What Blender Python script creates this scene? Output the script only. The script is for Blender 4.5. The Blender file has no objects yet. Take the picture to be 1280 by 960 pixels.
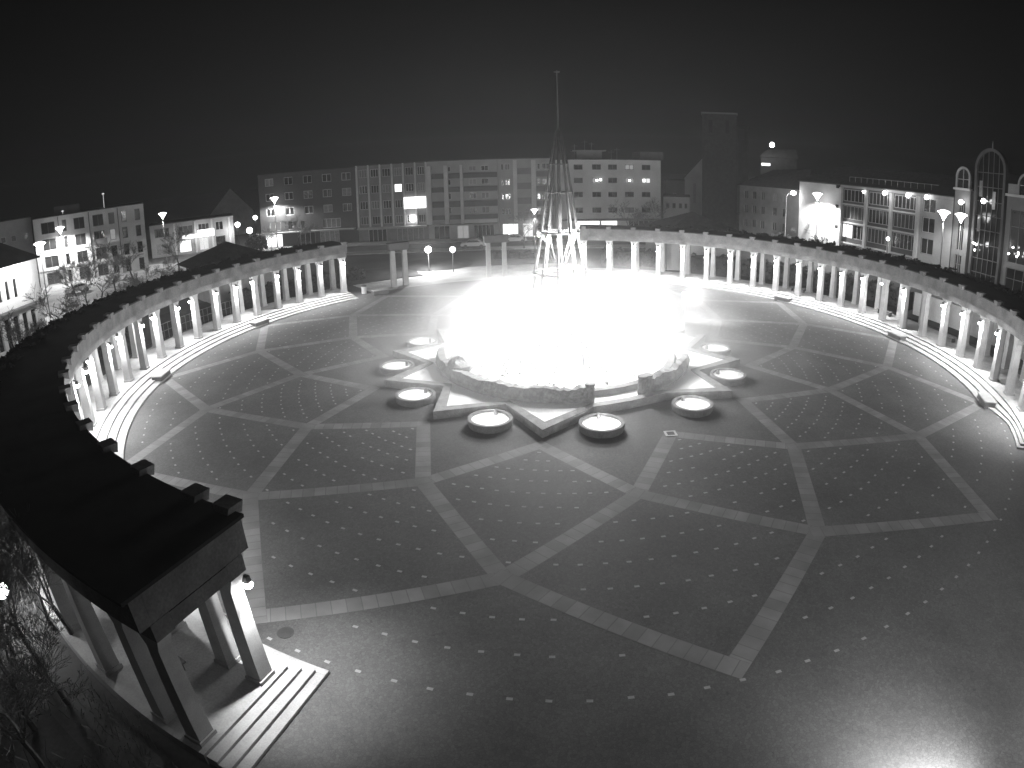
import bpy, math, random
from mathutils import Vector, Matrix
random.seed(7)
S = bpy.context.scene
COL = S.collection
R = math.radians
PI = math.pi

# ------------------------------------------------------------------ materials
TONE = {'column_concrete': .16, 'curtained_glass': .6, 'night_glass': .5, 'window_frame': .2, 'basin_rim_stone': .2, 'dim_office_glass': .5, 'kerb_stone': .25}
def mat(name, v, rough=.8, var=.15, scale=3.0, bump=0.0, spec=.3, fine=0.0, fscale=40, metal=0):
    m = bpy.data.materials.new(name); m.use_nodes = True
    nt = m.node_tree; b = nt.nodes['Principled BSDF']
    b.inputs['Roughness'].default_value = rough
    b.inputs['Metallic'].default_value = metal
    b.inputs['Specular IOR Level'].default_value = spec
    tc = nt.nodes.new('ShaderNodeTexCoord')
    n = nt.nodes.new('ShaderNodeTexNoise'); n.inputs['Scale'].default_value = scale; n.inputs['Detail'].default_value = 5
    nt.links.new(tc.outputs['Object'], n.inputs['Vector'])
    mr = nt.nodes.new('ShaderNodeMapRange')
    mr.inputs['From Min'].default_value = .3; mr.inputs['From Max'].default_value = .7
    mr.inputs['To Min'].default_value = v*(1-var); mr.inputs['To Max'].default_value = v*(1+var)
    nt.links.new(n.outputs['Fac'], mr.inputs['Value'])
    out = mr.outputs['Result']
    if fine:
        n2 = nt.nodes.new('ShaderNodeTexNoise'); n2.inputs['Scale'].default_value = fscale; n2.inputs['Detail'].default_value = 2
        nt.links.new(tc.outputs['Object'], n2.inputs['Vector'])
        m2 = nt.nodes.new('ShaderNodeMapRange')
        m2.inputs['From Min'].default_value = .3; m2.inputs['From Max'].default_value = .7
        m2.inputs['To Min'].default_value = 1-fine; m2.inputs['To Max'].default_value = 1+fine
        nt.links.new(n2.outputs['Fac'], m2.inputs['Value'])
        mu = nt.nodes.new('ShaderNodeMath'); mu.operation = 'MULTIPLY'
        nt.links.new(out, mu.inputs[0]); nt.links.new(m2.outputs['Result'], mu.inputs[1]); out = mu.outputs[0]
    if name in TONE:
        oi = nt.nodes.new('ShaderNodeObjectInfo'); m3 = nt.nodes.new('ShaderNodeMapRange')
        m3.inputs['To Min'].default_value = 1-TONE[name]; m3.inputs['To Max'].default_value = 1+TONE[name]
        nt.links.new(oi.outputs['Random'], m3.inputs['Value'])
        mu = nt.nodes.new('ShaderNodeMath'); mu.operation = 'MULTIPLY'
        nt.links.new(out, mu.inputs[0]); nt.links.new(m3.outputs[0], mu.inputs[1]); out = mu.outputs[0]
    nt.links.new(out, b.inputs['Base Color'])
    if bump:
        bp = nt.nodes.new('ShaderNodeBump'); bp.inputs['Strength'].default_value = bump
        nt.links.new(n.outputs['Fac'], bp.inputs['Height']); nt.links.new(bp.outputs['Normal'], b.inputs['Normal'])
    return m

def emit(name, strength):
    m = bpy.data.materials.new(name); m.use_nodes = True
    nt = m.node_tree; nt.nodes.clear()
    e = nt.nodes.new('ShaderNodeEmission'); e.inputs['Strength'].default_value = strength
    n = nt.nodes.new('ShaderNodeTexNoise'); n.inputs['Scale'].default_value = 1.7
    mr = nt.nodes.new('ShaderNodeMapRange'); mr.inputs['To Min'].default_value = .75; mr.inputs['To Max'].default_value = 1
    tc = nt.nodes.new('ShaderNodeTexCoord')
    nt.links.new(tc.outputs['Object'], n.inputs['Vector'])
    nt.links.new(n.outputs['Fac'], mr.inputs['Value']); nt.links.new(mr.outputs['Result'], e.inputs['Color'])
    o = nt.nodes.new('ShaderNodeOutputMaterial'); nt.links.new(e.outputs[0], o.inputs['Surface'])
    return m

def cobble_mat(name, v, cell, joint):
    """small stone setts: cell-to-cell tone, darker joints, broad stains"""
    m = bpy.data.materials.new(name); m.use_nodes = True
    nt = m.node_tree; b = nt.nodes['Principled BSDF']
    b.inputs['Roughness'].default_value = .75; b.inputs['Specular IOR Level'].default_value = .25
    tc = nt.nodes.new('ShaderNodeTexCoord')
    vo = nt.nodes.new('ShaderNodeTexVoronoi'); vo.inputs['Scale'].default_value = cell
    nt.links.new(tc.outputs['Object'], vo.inputs['Vector'])
    bw = nt.nodes.new('ShaderNodeRGBToBW'); nt.links.new(vo.outputs['Color'], bw.inputs[0])
    m1 = nt.nodes.new('ShaderNodeMapRange'); m1.inputs['To Min'].default_value = .84; m1.inputs['To Max'].default_value = 1.16
    nt.links.new(bw.outputs[0], m1.inputs['Value'])
    n = nt.nodes.new('ShaderNodeTexNoise'); n.inputs['Scale'].default_value = .23; n.inputs['Detail'].default_value = 8; n.inputs['Roughness'].default_value = .62
    nt.links.new(tc.outputs['Object'], n.inputs['Vector'])
    m2 = nt.nodes.new('ShaderNodeMapRange'); m2.inputs['From Min'].default_value = .3; m2.inputs['From Max'].default_value = .7
    m2.inputs['To Min'].default_value = v*.78; m2.inputs['To Max'].default_value = v*1.22
    nt.links.new(n.outputs['Fac'], m2.inputs['Value'])
    mu = nt.nodes.new('ShaderNodeMath'); mu.operation = 'MULTIPLY'
    nt.links.new(m1.outputs[0], mu.inputs[0]); nt.links.new(m2.outputs[0], mu.inputs[1])
    ve = nt.nodes.new('ShaderNodeTexVoronoi'); ve.feature = 'DISTANCE_TO_EDGE'; ve.inputs['Scale'].default_value = cell
    nt.links.new(tc.outputs['Object'], ve.inputs['Vector'])
    m3 = nt.nodes.new('ShaderNodeMapRange'); m3.inputs['From Max'].default_value = .08
    m3.inputs['To Min'].default_value = joint; m3.inputs['To Max'].default_value = 1
    nt.links.new(ve.outputs['Distance'], m3.inputs['Value'])
    mu2 = nt.nodes.new('ShaderNodeMath'); mu2.operation = 'MULTIPLY'
    nt.links.new(mu.outputs[0], mu2.inputs[0]); nt.links.new(m3.outputs[0], mu2.inputs[1])
    nt.links.new(mu2.outputs[0], b.inputs['Base Color'])
    bp = nt.nodes.new('ShaderNodeBump'); bp.inputs['Strength'].default_value = .35; bp.inputs['Distance'].default_value = .02
    nt.links.new(m3.outputs[0], bp.inputs['Height']); nt.links.new(bp.outputs[0], b.inputs['Normal'])
    return m

def slab_mat(name, v):
    """paving slabs laid across a band: brick pattern over the band's own UV"""
    m = bpy.data.materials.new(name); m.use_nodes = True
    nt = m.node_tree; b = nt.nodes['Principled BSDF']
    b.inputs['Roughness'].default_value = .7; b.inputs['Specular IOR Level'].default_value = .25
    tc = nt.nodes.new('ShaderNodeTexCoord')
    br = nt.nodes.new('ShaderNodeTexBrick'); br.inputs['Scale'].default_value = 1
    br.offset = 0.0
    br.inputs['Color1'].default_value = (v*.85,)*3+(1,); br.inputs['Color2'].default_value = (v*1.15,)*3+(1,)
    br.inputs['Mortar'].default_value = (v*.72,)*3+(1,)
    br.inputs['Brick Width'].default_value = .5; br.inputs['Row Height'].default_value = .9; br.inputs['Mortar Size'].default_value = .018
    nt.links.new(tc.outputs['UV'], br.inputs['Vector'])
    n = nt.nodes.new('ShaderNodeTexNoise'); n.inputs['Scale'].default_value = .8; n.inputs['Detail'].default_value = 6
    nt.links.new(tc.outputs['Object'], n.inputs['Vector'])
    mr = nt.nodes.new('ShaderNodeMapRange'); mr.inputs['From Min'].default_value = .3; mr.inputs['From Max'].default_value = .7
    mr.inputs['To Min'].default_value = .8; mr.inputs['To Max'].default_value = 1.2
    nt.links.new(n.outputs['Fac'], mr.inputs['Value'])
    bw = nt.nodes.new('ShaderNodeRGBToBW'); nt.links.new(br.outputs['Color'], bw.inputs[0])
    mu = nt.nodes.new('ShaderNodeMath'); mu.operation = 'MULTIPLY'
    nt.links.new(bw.outputs[0], mu.inputs[0]); nt.links.new(mr.outputs[0], mu.inputs[1])
    nt.links.new(mu.outputs[0], b.inputs['Base Color'])
    return m

def brick_mat(name, v):
    m = bpy.data.materials.new(name); m.use_nodes = True
    nt = m.node_tree; b = nt.nodes['Principled BSDF']; b.inputs['Roughness'].default_value = .85
    tc = nt.nodes.new('ShaderNodeTexCoord')
    mp = nt.nodes.new('ShaderNodeMapping'); mp.inputs['Rotation'].default_value = (R(90), 0, 0)
    nt.links.new(tc.outputs['Object'], mp.inputs['Vector'])
    br = nt.nodes.new('ShaderNodeTexBrick'); br.inputs['Scale'].default_value = 2.5
    br.inputs['Color1'].default_value = (v*.8,)*3+(1,); br.inputs['Color2'].default_value = (v*1.2,)*3+(1,)
    br.inputs['Mortar'].default_value = (v*1.6,)*3+(1,)
    nt.links.new(mp.outputs[0], br.inputs['Vector'])
    nt.links.new(br.outputs['Color'], b.inputs['Base Color'])
    return m

M = dict(
    cobble=cobble_mat('basalt_setts', .103, 10.0, .72),
    ground=mat('asphalt_ground', .06, var=.35, scale=.15, fine=.2, fscale=6),
    band=slab_mat('granite_slab_band', .18),
    stud=mat('pale_inlay_stone', .29, var=.15, scale=4),
    lawn=mat('winter_lawn', .035, var=.4, scale=.6, fine=.3, fscale=9),
    street=mat('street_asphalt', .10, var=.3, scale=.3, fine=.2, fscale=8),
    pave=mat('light_pavement', .28, var=.25, scale=.5, fine=.2, fscale=5),
    plat=mat('platform_stone', .30, var=.2, scale=.9, fine=.12, fscale=14),
    step=mat('step_stone', .33, var=.15, scale=1.2, fine=.1, fscale=20),
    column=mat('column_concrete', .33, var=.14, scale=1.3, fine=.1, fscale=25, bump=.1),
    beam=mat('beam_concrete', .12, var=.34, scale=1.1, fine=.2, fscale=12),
    roof=mat('dark_roof_felt', .022, var=.3, scale=.7, rough=.9, spec=.1),
    tile=mat('dark_roof_tiles', .045, var=.3, scale=1.5, rough=.85, spec=.2, fine=.3, fscale=9),
    block=mat('kerb_stone', .12, var=.25, scale=2, fine=.2, fscale=20),
    rock=mat('rough_stone_wall', .2, var=.3, scale=1.8, bump=.8, fine=.3, fscale=7),
    rim=mat('basin_rim_stone', .17, var=.25, scale=2, fine=.2, fscale=16),
    rimlight=mat('star_rim_stone', .24, var=.25, scale=2, fine=.2, fscale=16),
    foam=mat('foaming_water', .85, var=.05, rough=.4, scale=5),
    steel=mat('painted_steel', .22, var=.1, rough=.45, spec=.5),
    sculpture=mat('weathered_sculpture_steel', .075, var=.2, rough=.5, spec=.3),
    dsteel=mat('dark_steel', .05, var=.15, rough=.5, spec=.4),
    leaf=mat('evergreen_leaves', .035, var=.5, scale=2, rough=.7),
    bark=mat('bark', .055, var=.4, scale=6, rough=.9),
    twig=mat('twigs', .15, var=.3, scale=6, rough=.9),
    white=mat('pale_render', .48, var=.10, scale=.5, fine=.06, fscale=9),
    grey=mat('grey_render', .30, var=.12, scale=.5, fine=.06, fscale=9),
    mid=mat('mid_grey_panel', .17, var=.15, scale=.7),
    dark=mat('dark_panel', .08, var=.2, scale=.7),
    brick=brick_mat('dark_brick', .045),
    frame=mat('window_frame', .42, var=.08, scale=2),
    dframe=mat('dark_window_frame', .10, var=.1, scale=2),
    glass=mat('night_glass', .015, rough=.12, var=.2, spec=.6),
    curtain=mat('curtained_glass', .16, rough=.5, var=.3, scale=4),
    lit=emit('lit_window', 2.2), dimlit=emit('dim_lit_window', .35), sign=emit('lit_sign', 4.0),
    lamp=emit('lamp_glass', 22.0), flood=emit('flood_glass', 45.0), litweak=emit('soft_light', 1.1),
)

# ------------------------------------------------------------------ mesh builder
class MB:
    def __init__(s): s.v = []; s.f = []; s.m = []; s.uv = {}
    def quad(s, a, b, c, d, mi=0, uv=None):
        i = len(s.v); s.v += [tuple(a), tuple(b), tuple(c), tuple(d)]; s.f.append((i, i+1, i+2, i+3)); s.m.append(mi)
        if uv: s.uv[len(s.f)-1] = uv
    def hexa(s, p, mi=0):          # p: 8 points, bottom ring 0-3, top ring 4-7
        i = len(s.v); s.v += [tuple(x) for x in p]
        for q in ((3,2,1,0),(4,5,6,7),(0,1,5,4),(1,2,6,5),(2,3,7,6),(3,0,4,7)):
            s.f.append(tuple(i+k for k in q)); s.m.append(mi)
    def box(s, x0, x1, y0, y1, z0, z1, mi=0):
        s.hexa([(x0,y0,z0),(x1,y0,z0),(x1,y1,z0),(x0,y1,z0),(x0,y0,z1),(x1,y0,z1),(x1,y1,z1),(x0,y1,z1)], mi)
    def fbox(s, F, u0, u1, n0, n1, z0, z1, mi=0):   # box in a facade frame
        P = [F(u0,n0,z0),F(u1,n0,z0),F(u1,n1,z0),F(u0,n1,z0),F(u0,n0,z1),F(u1,n0,z1),F(u1,n1,z1),F(u0,n1,z1)]
        s.hexa(P, mi)
    def tube(s, a, b, ra, rb, n=8, mi=0, caps=True):
        a = Vector(a); b = Vector(b); d = (b-a)
        if d.length < 1e-6: return
        d.normalize(); x = d.orthogonal().normalized(); y = d.cross(x)
        i = len(s.v)
        for c, r in ((a, ra), (b, rb)):
            for k in range(n):
                t = 2*PI*k/n; s.v.append(tuple(c + x*(r*math.cos(t)) + y*(r*math.sin(t))))
        for k in range(n):
            s.f.append((i+k, i+(k+1)%n, i+n+(k+1)%n, i+n+k)); s.m.append(mi)
        if caps:
            s.f.append(tuple(i+n-1-k for k in range(n))); s.m.append(mi)
            s.f.append(tuple(i+n+k for k in range(n))); s.m.append(mi)
    def lathe(s, prof, c=(0,0,0), n=32, mi=0, mis=None):
        i = len(s.v)
        for r, z in prof:
            for k in range(n):
                t = 2*PI*k/n; s.v.append((c[0]+r*math.cos(t), c[1]+r*math.sin(t), c[2]+z))
        for j in range(len(prof)-1):
            for k in range(n):
                a = i+j*n+k; b = i+j*n+(k+1)%n
                s.f.append((a, b, b+n, a+n)); s.m.append(mis[j] if mis else mi)
    def sector(s, o0, o1, z0, z1, t0, t1, dt=1.2, mi=0, rf=None):
        g0 = o0 if callable(o0) else (lambda t, v=o0: v)
        g1 = o1 if callable(o1) else (lambda t, v=o1: v)
        """ring segment of rectangular section between offsets o0,o1 from the colonnade line"""
        rf = rf or rr
        n = max(1, int(abs(t1-t0)/dt)); i = len(s.v)
        for k in range(n+1):
            t = t0+(t1-t0)*k/n; c, q = math.cos(R(t)), math.sin(R(t)); r = rf(t)
            o0 = g0(t); o1 = g1(t)
            for o, z in ((o0,z0),(o1,z0),(o1,z1),(o0,z1)):
                s.v.append(((r+o)*c, (r+o)*q, z))
        for k in range(n):
            for j in range(4):
                a = i+4*k+j; b = i+4*k+(j+1)%4
                s.f.append((a, b, b+4, a+4)); s.m.append(mi)
        s.f.append((i+3,i+2,i+1,i)); s.m.append(mi)
        e = i+4*n; s.f.append((e,e+1,e+2,e+3)); s.m.append(mi)
    def build(s, name, mats, parent=None, smooth=False, origin=None, kind=None, bevel=0):
        me = bpy.data.meshes.new(name)
        o = bpy.data.objects.new(name, me); COL.objects.link(o)
        off = Vector((0,0,0))
        if parent is not None:
            o.parent = parent; p = parent
            while p is not None: off += p.location; p = p.parent
        elif origin is not None:
            off = Vector(origin); o.location = off
        me.from_pydata([tuple(Vector(v)-off) for v in s.v], [], s.f)
        if not isinstance(mats, (list, tuple)): mats = [mats]
        for m in mats: me.materials.append(m)
        for p, mi in zip(me.polygons, s.m): p.material_index = mi; p.use_smooth = smooth
        if s.uv:
            ul = me.uv_layers.new(name='UV')
            for fi, uv in s.uv.items():
                for k, li in enumerate(me.polygons[fi].loop_indices): ul.data[li].uv = uv[k]
        me.update()
        if bevel:
            b = o.modifiers.new('bevel', 'BEVEL'); b.width = bevel; b.segments = 1; b.limit_method = 'ANGLE'
        if kind: o['kind'] = kind
        return o

def thing(name, label, cat, loc=(0,0,0), group=None, rz=0):
    o = bpy.data.objects.new(name, None); COL.objects.link(o); o.location = loc; o.rotation_euler = (0,0,rz)
    o.empty_display_size = .3
    o['label'] = label; o['category'] = cat
    if group: o['group'] = group
    return o
def tag(o, label, cat, group=None, kind=None):
    o['label'] = label; o['category'] = cat
    if group: o['group'] = group
    if kind: o['kind'] = kind
    return o
def copy_tree(o, loc=None, rz=None, label=None, sc=None):
    c = o.copy(); COL.objects.link(c)
    if loc is not None: c.location = loc
    if rz is not None: c.rotation_euler = (0,0,rz)
    if label: c['label'] = label
    if sc: c.scale = (sc,)*3
    for ch in list(o.children):
        d = ch.copy(); COL.objects.link(d); d.parent = c
        for g in list(ch.children):
            e = g.copy(); COL.objects.link(e); e.parent = d
    return c
def light(name, typ, loc, power, parent=None, size=.15, direction=None, spot=None, blend=.5):
    l = bpy.data.lights.new(name, typ); l.energy = power; l.shadow_soft_size = size
    o = bpy.data.objects.new(name, l); COL.objects.link(o); o.location = loc
    if typ == 'SPOT': l.spot_size = R(spot); l.spot_blend = blend
    if direction is not None: o.rotation_euler = Vector(direction).to_track_quat('-Z', 'Y').to_euler()
    if parent is not None:
        off = Vector((0,0,0)); p = parent
        while p is not None: off += p.location; p = p.parent
        o.parent = parent; o.location = Vector(loc)-off
    return o

# ------------------------------------------------------------------ camera: a wide webcam lens, surveyed position
CAM = Vector((-3.67168, -42.28555, 14.0))
pitch, roll = .25415783, .02337037
f = Vector((0, math.cos(pitch), -math.sin(pitch))); d_ = Vector((0, -math.sin(pitch), -math.cos(pitch))); r_ = Vector((1,0,0))
r2 = math.cos(roll)*r_ + math.sin(roll)*d_; d2 = -math.sin(roll)*r_ + math.cos(roll)*d_
cd = bpy.data.cameras.new('webcam'); cam = bpy.data.objects.new('webcam', cd); COL.objects.link(cam); S.camera = cam
cam.matrix_world = Matrix(((r2[0], -d2[0], -f[0], CAM[0]), (r2[1], -d2[1], -f[1], CAM[1]), (r2[2], -d2[2], -f[2], CAM[2]), (0,0,0,1)))
cd.type = 'PANO'; cd.sensor_width = 36; cd.sensor_fit = 'HORIZONTAL'; cd.clip_start = .05; cd.clip_end = 2000
cd.panorama_type = 'FISHEYE_LENS_POLYNOMIAL'; cd.fisheye_fov = PI*1.2
cd.fisheye_polynomial_k0 = 0
cd.fisheye_polynomial_k1 = -0.81968608/18; cd.fisheye_polynomial_k2 = 0.02889127/18**2
cd.fisheye_polynomial_k3 = -0.09059683/18**3; cd.fisheye_polynomial_k4 = 0.05678954/18**4
cd.shift_x = .0014; cd.shift_y = -.08

def bearing(az, d, z=0):       # a point seen from the webcam under a compass bearing, at a surveyed distance
    return (CAM[0]+d*math.sin(R(az)), CAM[1]+d*math.cos(R(az)), z)

# ------------------------------------------------------------------ ground
PH = -99.72                    # bearing of the paving rosette
def rr(t):                     # line of the inner columns (m from the centre)
    q = math.sin(R(t)); return 32.3+(2.2*q*q if q > 0 else 0)
def pol(r, t, z=0): return (r*math.cos(R(t)), r*math.sin(R(t)), z)

g = MB(); g.quad((-600,-400,0),(600,-400,0),(600,800,0),(-600,800,0)); g.build('ground', M['ground'], kind='structure')
p = MB(); n = 360; i0 = len(p.v)
for k in range(n):
    t = 360*k/n
    p.v.append(pol(rr(t)-1.0 if not 251.2 < t < 321.5 else 62, t, .004))
p.f.append(tuple(range(n))); p.m.append(0)
p.build('plaza_paving', M['cobble'], kind='structure')
# northern forecourt and streets
p = MB()
nf = 24
for k in range(nf):
    a0 = 82+(126-82)*k/nf; a1 = 82+(126-82)*(k+1)/nf
    p.quad(pol(rr(a0)-1.02,a0,.008), pol(rr(a0)+9,a0,.008), pol(rr(a1)+9,a1,.008), pol(rr(a1)-1.02,a1,.008))
p.build('forecourt_paving', M['pave'], kind='structure')
p = MB(); p.quad((-120,62,.012),(120,62,.012),(120,70,.012),(-120,70,.012)); 
p.build('street', M['street'], kind='structure')
p = MB(); p.box(-60,40,70.1,75.4,0,.13); p.box(-60,48,58.5,61.9,0,.13); p.build('pavement', M['pave'], kind='structure')
p = MB(); p.quad((-120,-40,.012),(-56,-20,.012),(-56,61.9,.012),(-120,61.9,.012)); p.build('west_street', M['pave'], kind='structure')
p = MB(); p.quad((-30,-60,.01),(-24.5,-60,.01),(-24.5,-27,.01),(-44,-20,.01)); p.build('west_path', M['pave'], kind='structure')
# lawns behind the colonnades
def lawn(t0, t1, o0, o1):
    b = MB(); b.sector(o0, o1, 0.0, .09, t0, t1, 2.0); o = b.build('lawn', M['lawn'], kind='structure'); return o
lawn(84, 98, 9.2, 18); lawn(112, 250, 5.2, 14); lawn(-40, 80, 5.2, 15)
lb = MB()
mc = Vector((-14.0, 45.0, 0))
prof = [(5.2,0.03),(4.6,.28),(3.2,.5),(1.6,.6),(.01,.64)]
lb.lathe(prof, tuple(mc), 28)
o = lb.build('planting_mound', M['lawn'], smooth=True, kind='structure'); 

# paving bands: a twelve-fold rosette
RR = {1: 13.54, 2: 18.80, 3: 24.70, 4: 29.90}
b = MB(); W = .385
def band(P, Q, z):
    P = Vector(P); Q = Vector(Q); e = (Q-P).normalized(); nn = Vector((-e.y, e.x, 0)); L = (Q-P).length
    P2 = P-e*W*.9; Q2 = Q+e*W*.9
    a, c, d, h = P2-nn*W, Q2-nn*W, Q2+nn*W, P2+nn*W
    for x in (a,c,d,h): x.z = z
    b.quad(a, c, d, h, uv=[(0,0),(L,0),(L,.9),(0,.9)])
for k in range(12):
    A = PH+30*k
    for j, (ra, rb) in enumerate(((1,2),(2,3),(3,4))):
        oa = 0 if ra % 2 else 15
        P0 = pol(RR[ra], A+oa)
        for sgn, zz in ((-15,.004),(15,.006)):
            if ra == 3 or ra == 1 or ra == 2:
                mid_t = (A+oa+sgn) % 360
                if rb == 4 and 84 < mid_t < 122: pass
                band(P0, pol(RR[rb], A+oa+sgn), .0048+(.0007 if sgn > 0 else 0)+.0014*j)
b.build('paving_bands', M['band'], kind='structure')
# inlaid pale setts on concentric rows
def zig(t):                    # inner zigzag radius of the bands
    x = ((t-PH) % 30)/15.0; x = 2-x if x > 1 else x
    P = Vector(pol(RR[1], 0)); Q = Vector(pol(RR[2], 15)); a = R(15*x)
    dx, dy = Q.x-P.x, Q.y-P.y
    den = dx*math.sin(a)-dy*math.cos(a)
    s = (P.y*math.cos(a)-P.x*math.sin(a))/den
    return math.hypot(P.x+dx*s, P.y+dy*s)
def near_band(x, y):
    for P, Q in BANDS:
        e = Q-P; L2 = e.length_squared; s = max(0, min(1, ((x-P.x)*e.x+(y-P.y)*e.y)/L2))
        if math.hypot(x-P.x-e.x*s, y-P.y-e.y*s) < W+.15: return True
    return False
BANDS = []
for k in range(12):
    A = PH+30*k
    for ra, rb in ((1,2),(2,3),(3,4)):
        oa = 0 if ra % 2 else 15
        for sg in (-15, 15):
            P = pol(RR[ra], A+oa); Q = pol(RR[rb], A+oa+sg); BANDS.append((Vector(P[:2]), Vector(Q[:2])))
sb = MB(); rowr = 20.95/1.0645**6
while rowr < 31.2:
    for k in range(168):
        t = PH+.1+k*360/168.
        if rowr < zig(t)+.4: continue
        if 84 < t % 360 < 122 and rowr > 29: continue
        x, y, _ = pol(rowr, t)
        if near_band(x, y): continue
        if random.random() < .03: continue
        tt = R(t+random.uniform(-4,4)); ex = Vector((-math.sin(tt), math.cos(tt), 0))*.095; ey = Vector((math.cos(tt), math.sin(tt), 0))*.055
        c = Vector((x+random.uniform(-.03,.03), y+random.uniform(-.03,.03), .0105))
        sb.quad(c-ex-ey, c-ex+ey, c+ex+ey, c+ex-ey)
    rowr *= 1.0645
sb.build('inlaid_setts', M['stud'], kind='structure')

# ------------------------------------------------------------------ colonnades
def colonnade(TT, label, lamps, end_first, end_last):
    t_first, t_last = TT[0], TT[-1]; tm = (t_first+t_last)/2
    root = thing('colonnade', label, 'colonnade', pol(rr(tm)+1.3, tm))
    s = 1 if t_last > t_first else -1
    e0, e1 = t_first-s*.85, t_last+s*.85       # platform ends
    def sw(t):                                  # the treads narrow towards the near end
        if not end_first: return .6
        x = min(1, max(0, (abs(t-e0)-4)/9)); return .22+.38*x*x*(3-2*x)
    pl = MB(); pl.sector(-.75, 3.25, 0, .45, e0, e1); pl.build('platform', M['plat'], root)
    for j in range(3):
        b = MB(); dd = s*.62*(3-j)
        f0 = e0-(dd if end_first else 0); f1 = e1+(dd if end_last else 0)
        z1 = .1125*(j+1)
        fo = lambda t, q=3-j: -.75-sw(t)*q
        fi = lambda t, q=2-j: -.752-sw(t)*q
        b.sector(fo, fi, 0, z1, f0, f1)
        if end_first: b.sector(lambda t, q=2-j: -.75-sw(t)*q, 3.2, 0, z1-.002, f0, f0+s*.615)
        if end_last: b.sector(lambda t, q=2-j: -.75-sw(t)*q, 3.2, 0, z1-.002, f1-s*.615, f1)
        b.build('step', M['step'], root)
    for i, t in enumerate(TT):
        c, q = math.cos(R(t)), math.sin(R(t))
        for off in (0, 2.75):
            b = MB(); r = rr(t)+off
            def X(a, w, z): return (a*c-w*q, a*q+w*c, z)
            for (h0, h1, a0, w0, a1, w1) in ((.45,.60,.33,.33,.33,.33),(.60,3.95,.28,.28,.23,.23),(3.95,4.45,.23,.23,.25,.44)):
                b.hexa([X(r-a0,-w0,h0),X(r+a0,-w0,h0),X(r+a0,w0,h0),X(r-a0,w0,h0),X(r-a1,-w1,h1),X(r+a1,-w1,h1),X(r+a1,w1,h1),X(r-a1,w1,h1)])
            b.build('column', M['column'], root)
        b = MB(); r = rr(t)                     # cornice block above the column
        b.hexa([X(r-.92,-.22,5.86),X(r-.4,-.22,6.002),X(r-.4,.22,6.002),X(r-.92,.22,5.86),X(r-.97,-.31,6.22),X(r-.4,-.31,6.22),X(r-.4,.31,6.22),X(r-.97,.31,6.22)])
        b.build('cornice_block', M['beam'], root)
        if i in lamps:
            side, tang = lamps[i]
            lo = r+side*.44; z = 3.98; tq = tang*.44
            if tang == 2: lo = r-.34; tq = .34
            elif tang: lo = r+side*.1
            b = MB(); b.hexa([X(lo-.1,tq-.1,z),X(lo+.1,tq-.1,z),X(lo+.1,tq+.1,z),X(lo-.1,tq+.1,z),X(lo-.08,tq-.08,z+.2),X(lo+.08,tq-.08,z+.2),X(lo+.08,tq+.08,z+.2),X(lo-.08,tq+.08,z+.2)])
            b.hexa([X(r-.04,-.04,z+.205),X(lo+.04,tq-.04,z+.205),X(lo+.04,tq+.04,z+.205),X(r-.04,.04,z+.205),X(r-.04,-.04,z+.26),X(lo+.04,tq-.04,z+.26),X(lo+.04,tq+.04,z+.26),X(r-.04,.04,z+.26)])
            lp = b.build('lamp', M['dsteel'], root)
            b = MB(); b.lathe([(.01,-.2),(.11,-.17),(.16,-.1),(.13,-.03),(.1,-.003)], X(lo,tq,z), 12)
            b.build('lamp_glass', M['flood'], lp)
            light('spot_light', 'SPOT', X(lo+side*.05, tq*1.1, z-.28), LAMPW*random.uniform(.7,1.2)*(1.5 if tang == 2 else 1), lp, .06, direction=(side*c*.3,side*q*.3,-1) if not tang else ((-c-q)*.12,(c-q)*.12,-1) if tang == 2 else (-q*tang*.25,c*tang*.25,-1), spot=112, blend=.7)
            light('glow_light', 'POINT', X(lo+side*.06, tq*1.2, z-.3), GLOWW*random.uniform(.6,1.3)*(.35 if tang == 2 else 1), lp, .06)
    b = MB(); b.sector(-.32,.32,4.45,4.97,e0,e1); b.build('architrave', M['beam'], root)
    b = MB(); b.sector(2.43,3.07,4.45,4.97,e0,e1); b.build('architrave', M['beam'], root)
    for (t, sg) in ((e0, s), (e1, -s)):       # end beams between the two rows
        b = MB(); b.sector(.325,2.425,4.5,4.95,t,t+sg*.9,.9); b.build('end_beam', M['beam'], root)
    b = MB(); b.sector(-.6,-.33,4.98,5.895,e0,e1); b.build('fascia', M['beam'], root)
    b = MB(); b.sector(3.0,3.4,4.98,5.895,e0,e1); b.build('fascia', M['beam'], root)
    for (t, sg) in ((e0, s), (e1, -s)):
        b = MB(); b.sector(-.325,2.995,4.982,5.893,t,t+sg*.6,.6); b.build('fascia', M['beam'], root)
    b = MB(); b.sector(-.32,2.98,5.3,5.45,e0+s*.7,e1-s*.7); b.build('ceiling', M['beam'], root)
    b = MB(); b.sector(-.68,3.6,5.9,6.0,e0-s*.1,e1+s*.1); b.build('roof', M['roof'], root)
    return root
LAMPW = 1000; GLOWW = 430
LT = [249.75, 247.4, 242.4, 237.6, 232.7, 227.9, 223.1, 218.2, 213.4, 208.5, 203.7]+[198.6-5.15*k for k in range(14)]
left_l = {i: (-1, 0) for i in range(len(LT))}
for i in (11, 13, 15, 17): left_l[i] = (1, 1)     # lamps on the side away from the square
for i in (1, 2, 4, 6, 8): left_l.pop(i)
left_l[0] = (-1, 2); left_l[20] = (-1, 1)
colonnade(LT, 'curved colonnade on the left under the big black roof, reaching the near corner', left_l, True, False)
RT = [-35.2, -32.9]+[-27.9+5.17*k for k in range(22)]
right_l = {i: (-1, 0) for i in range(len(RT))}
for i in (3, 8, 0): right_l.pop(i)
right_l[10] = (-1, 1)
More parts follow.
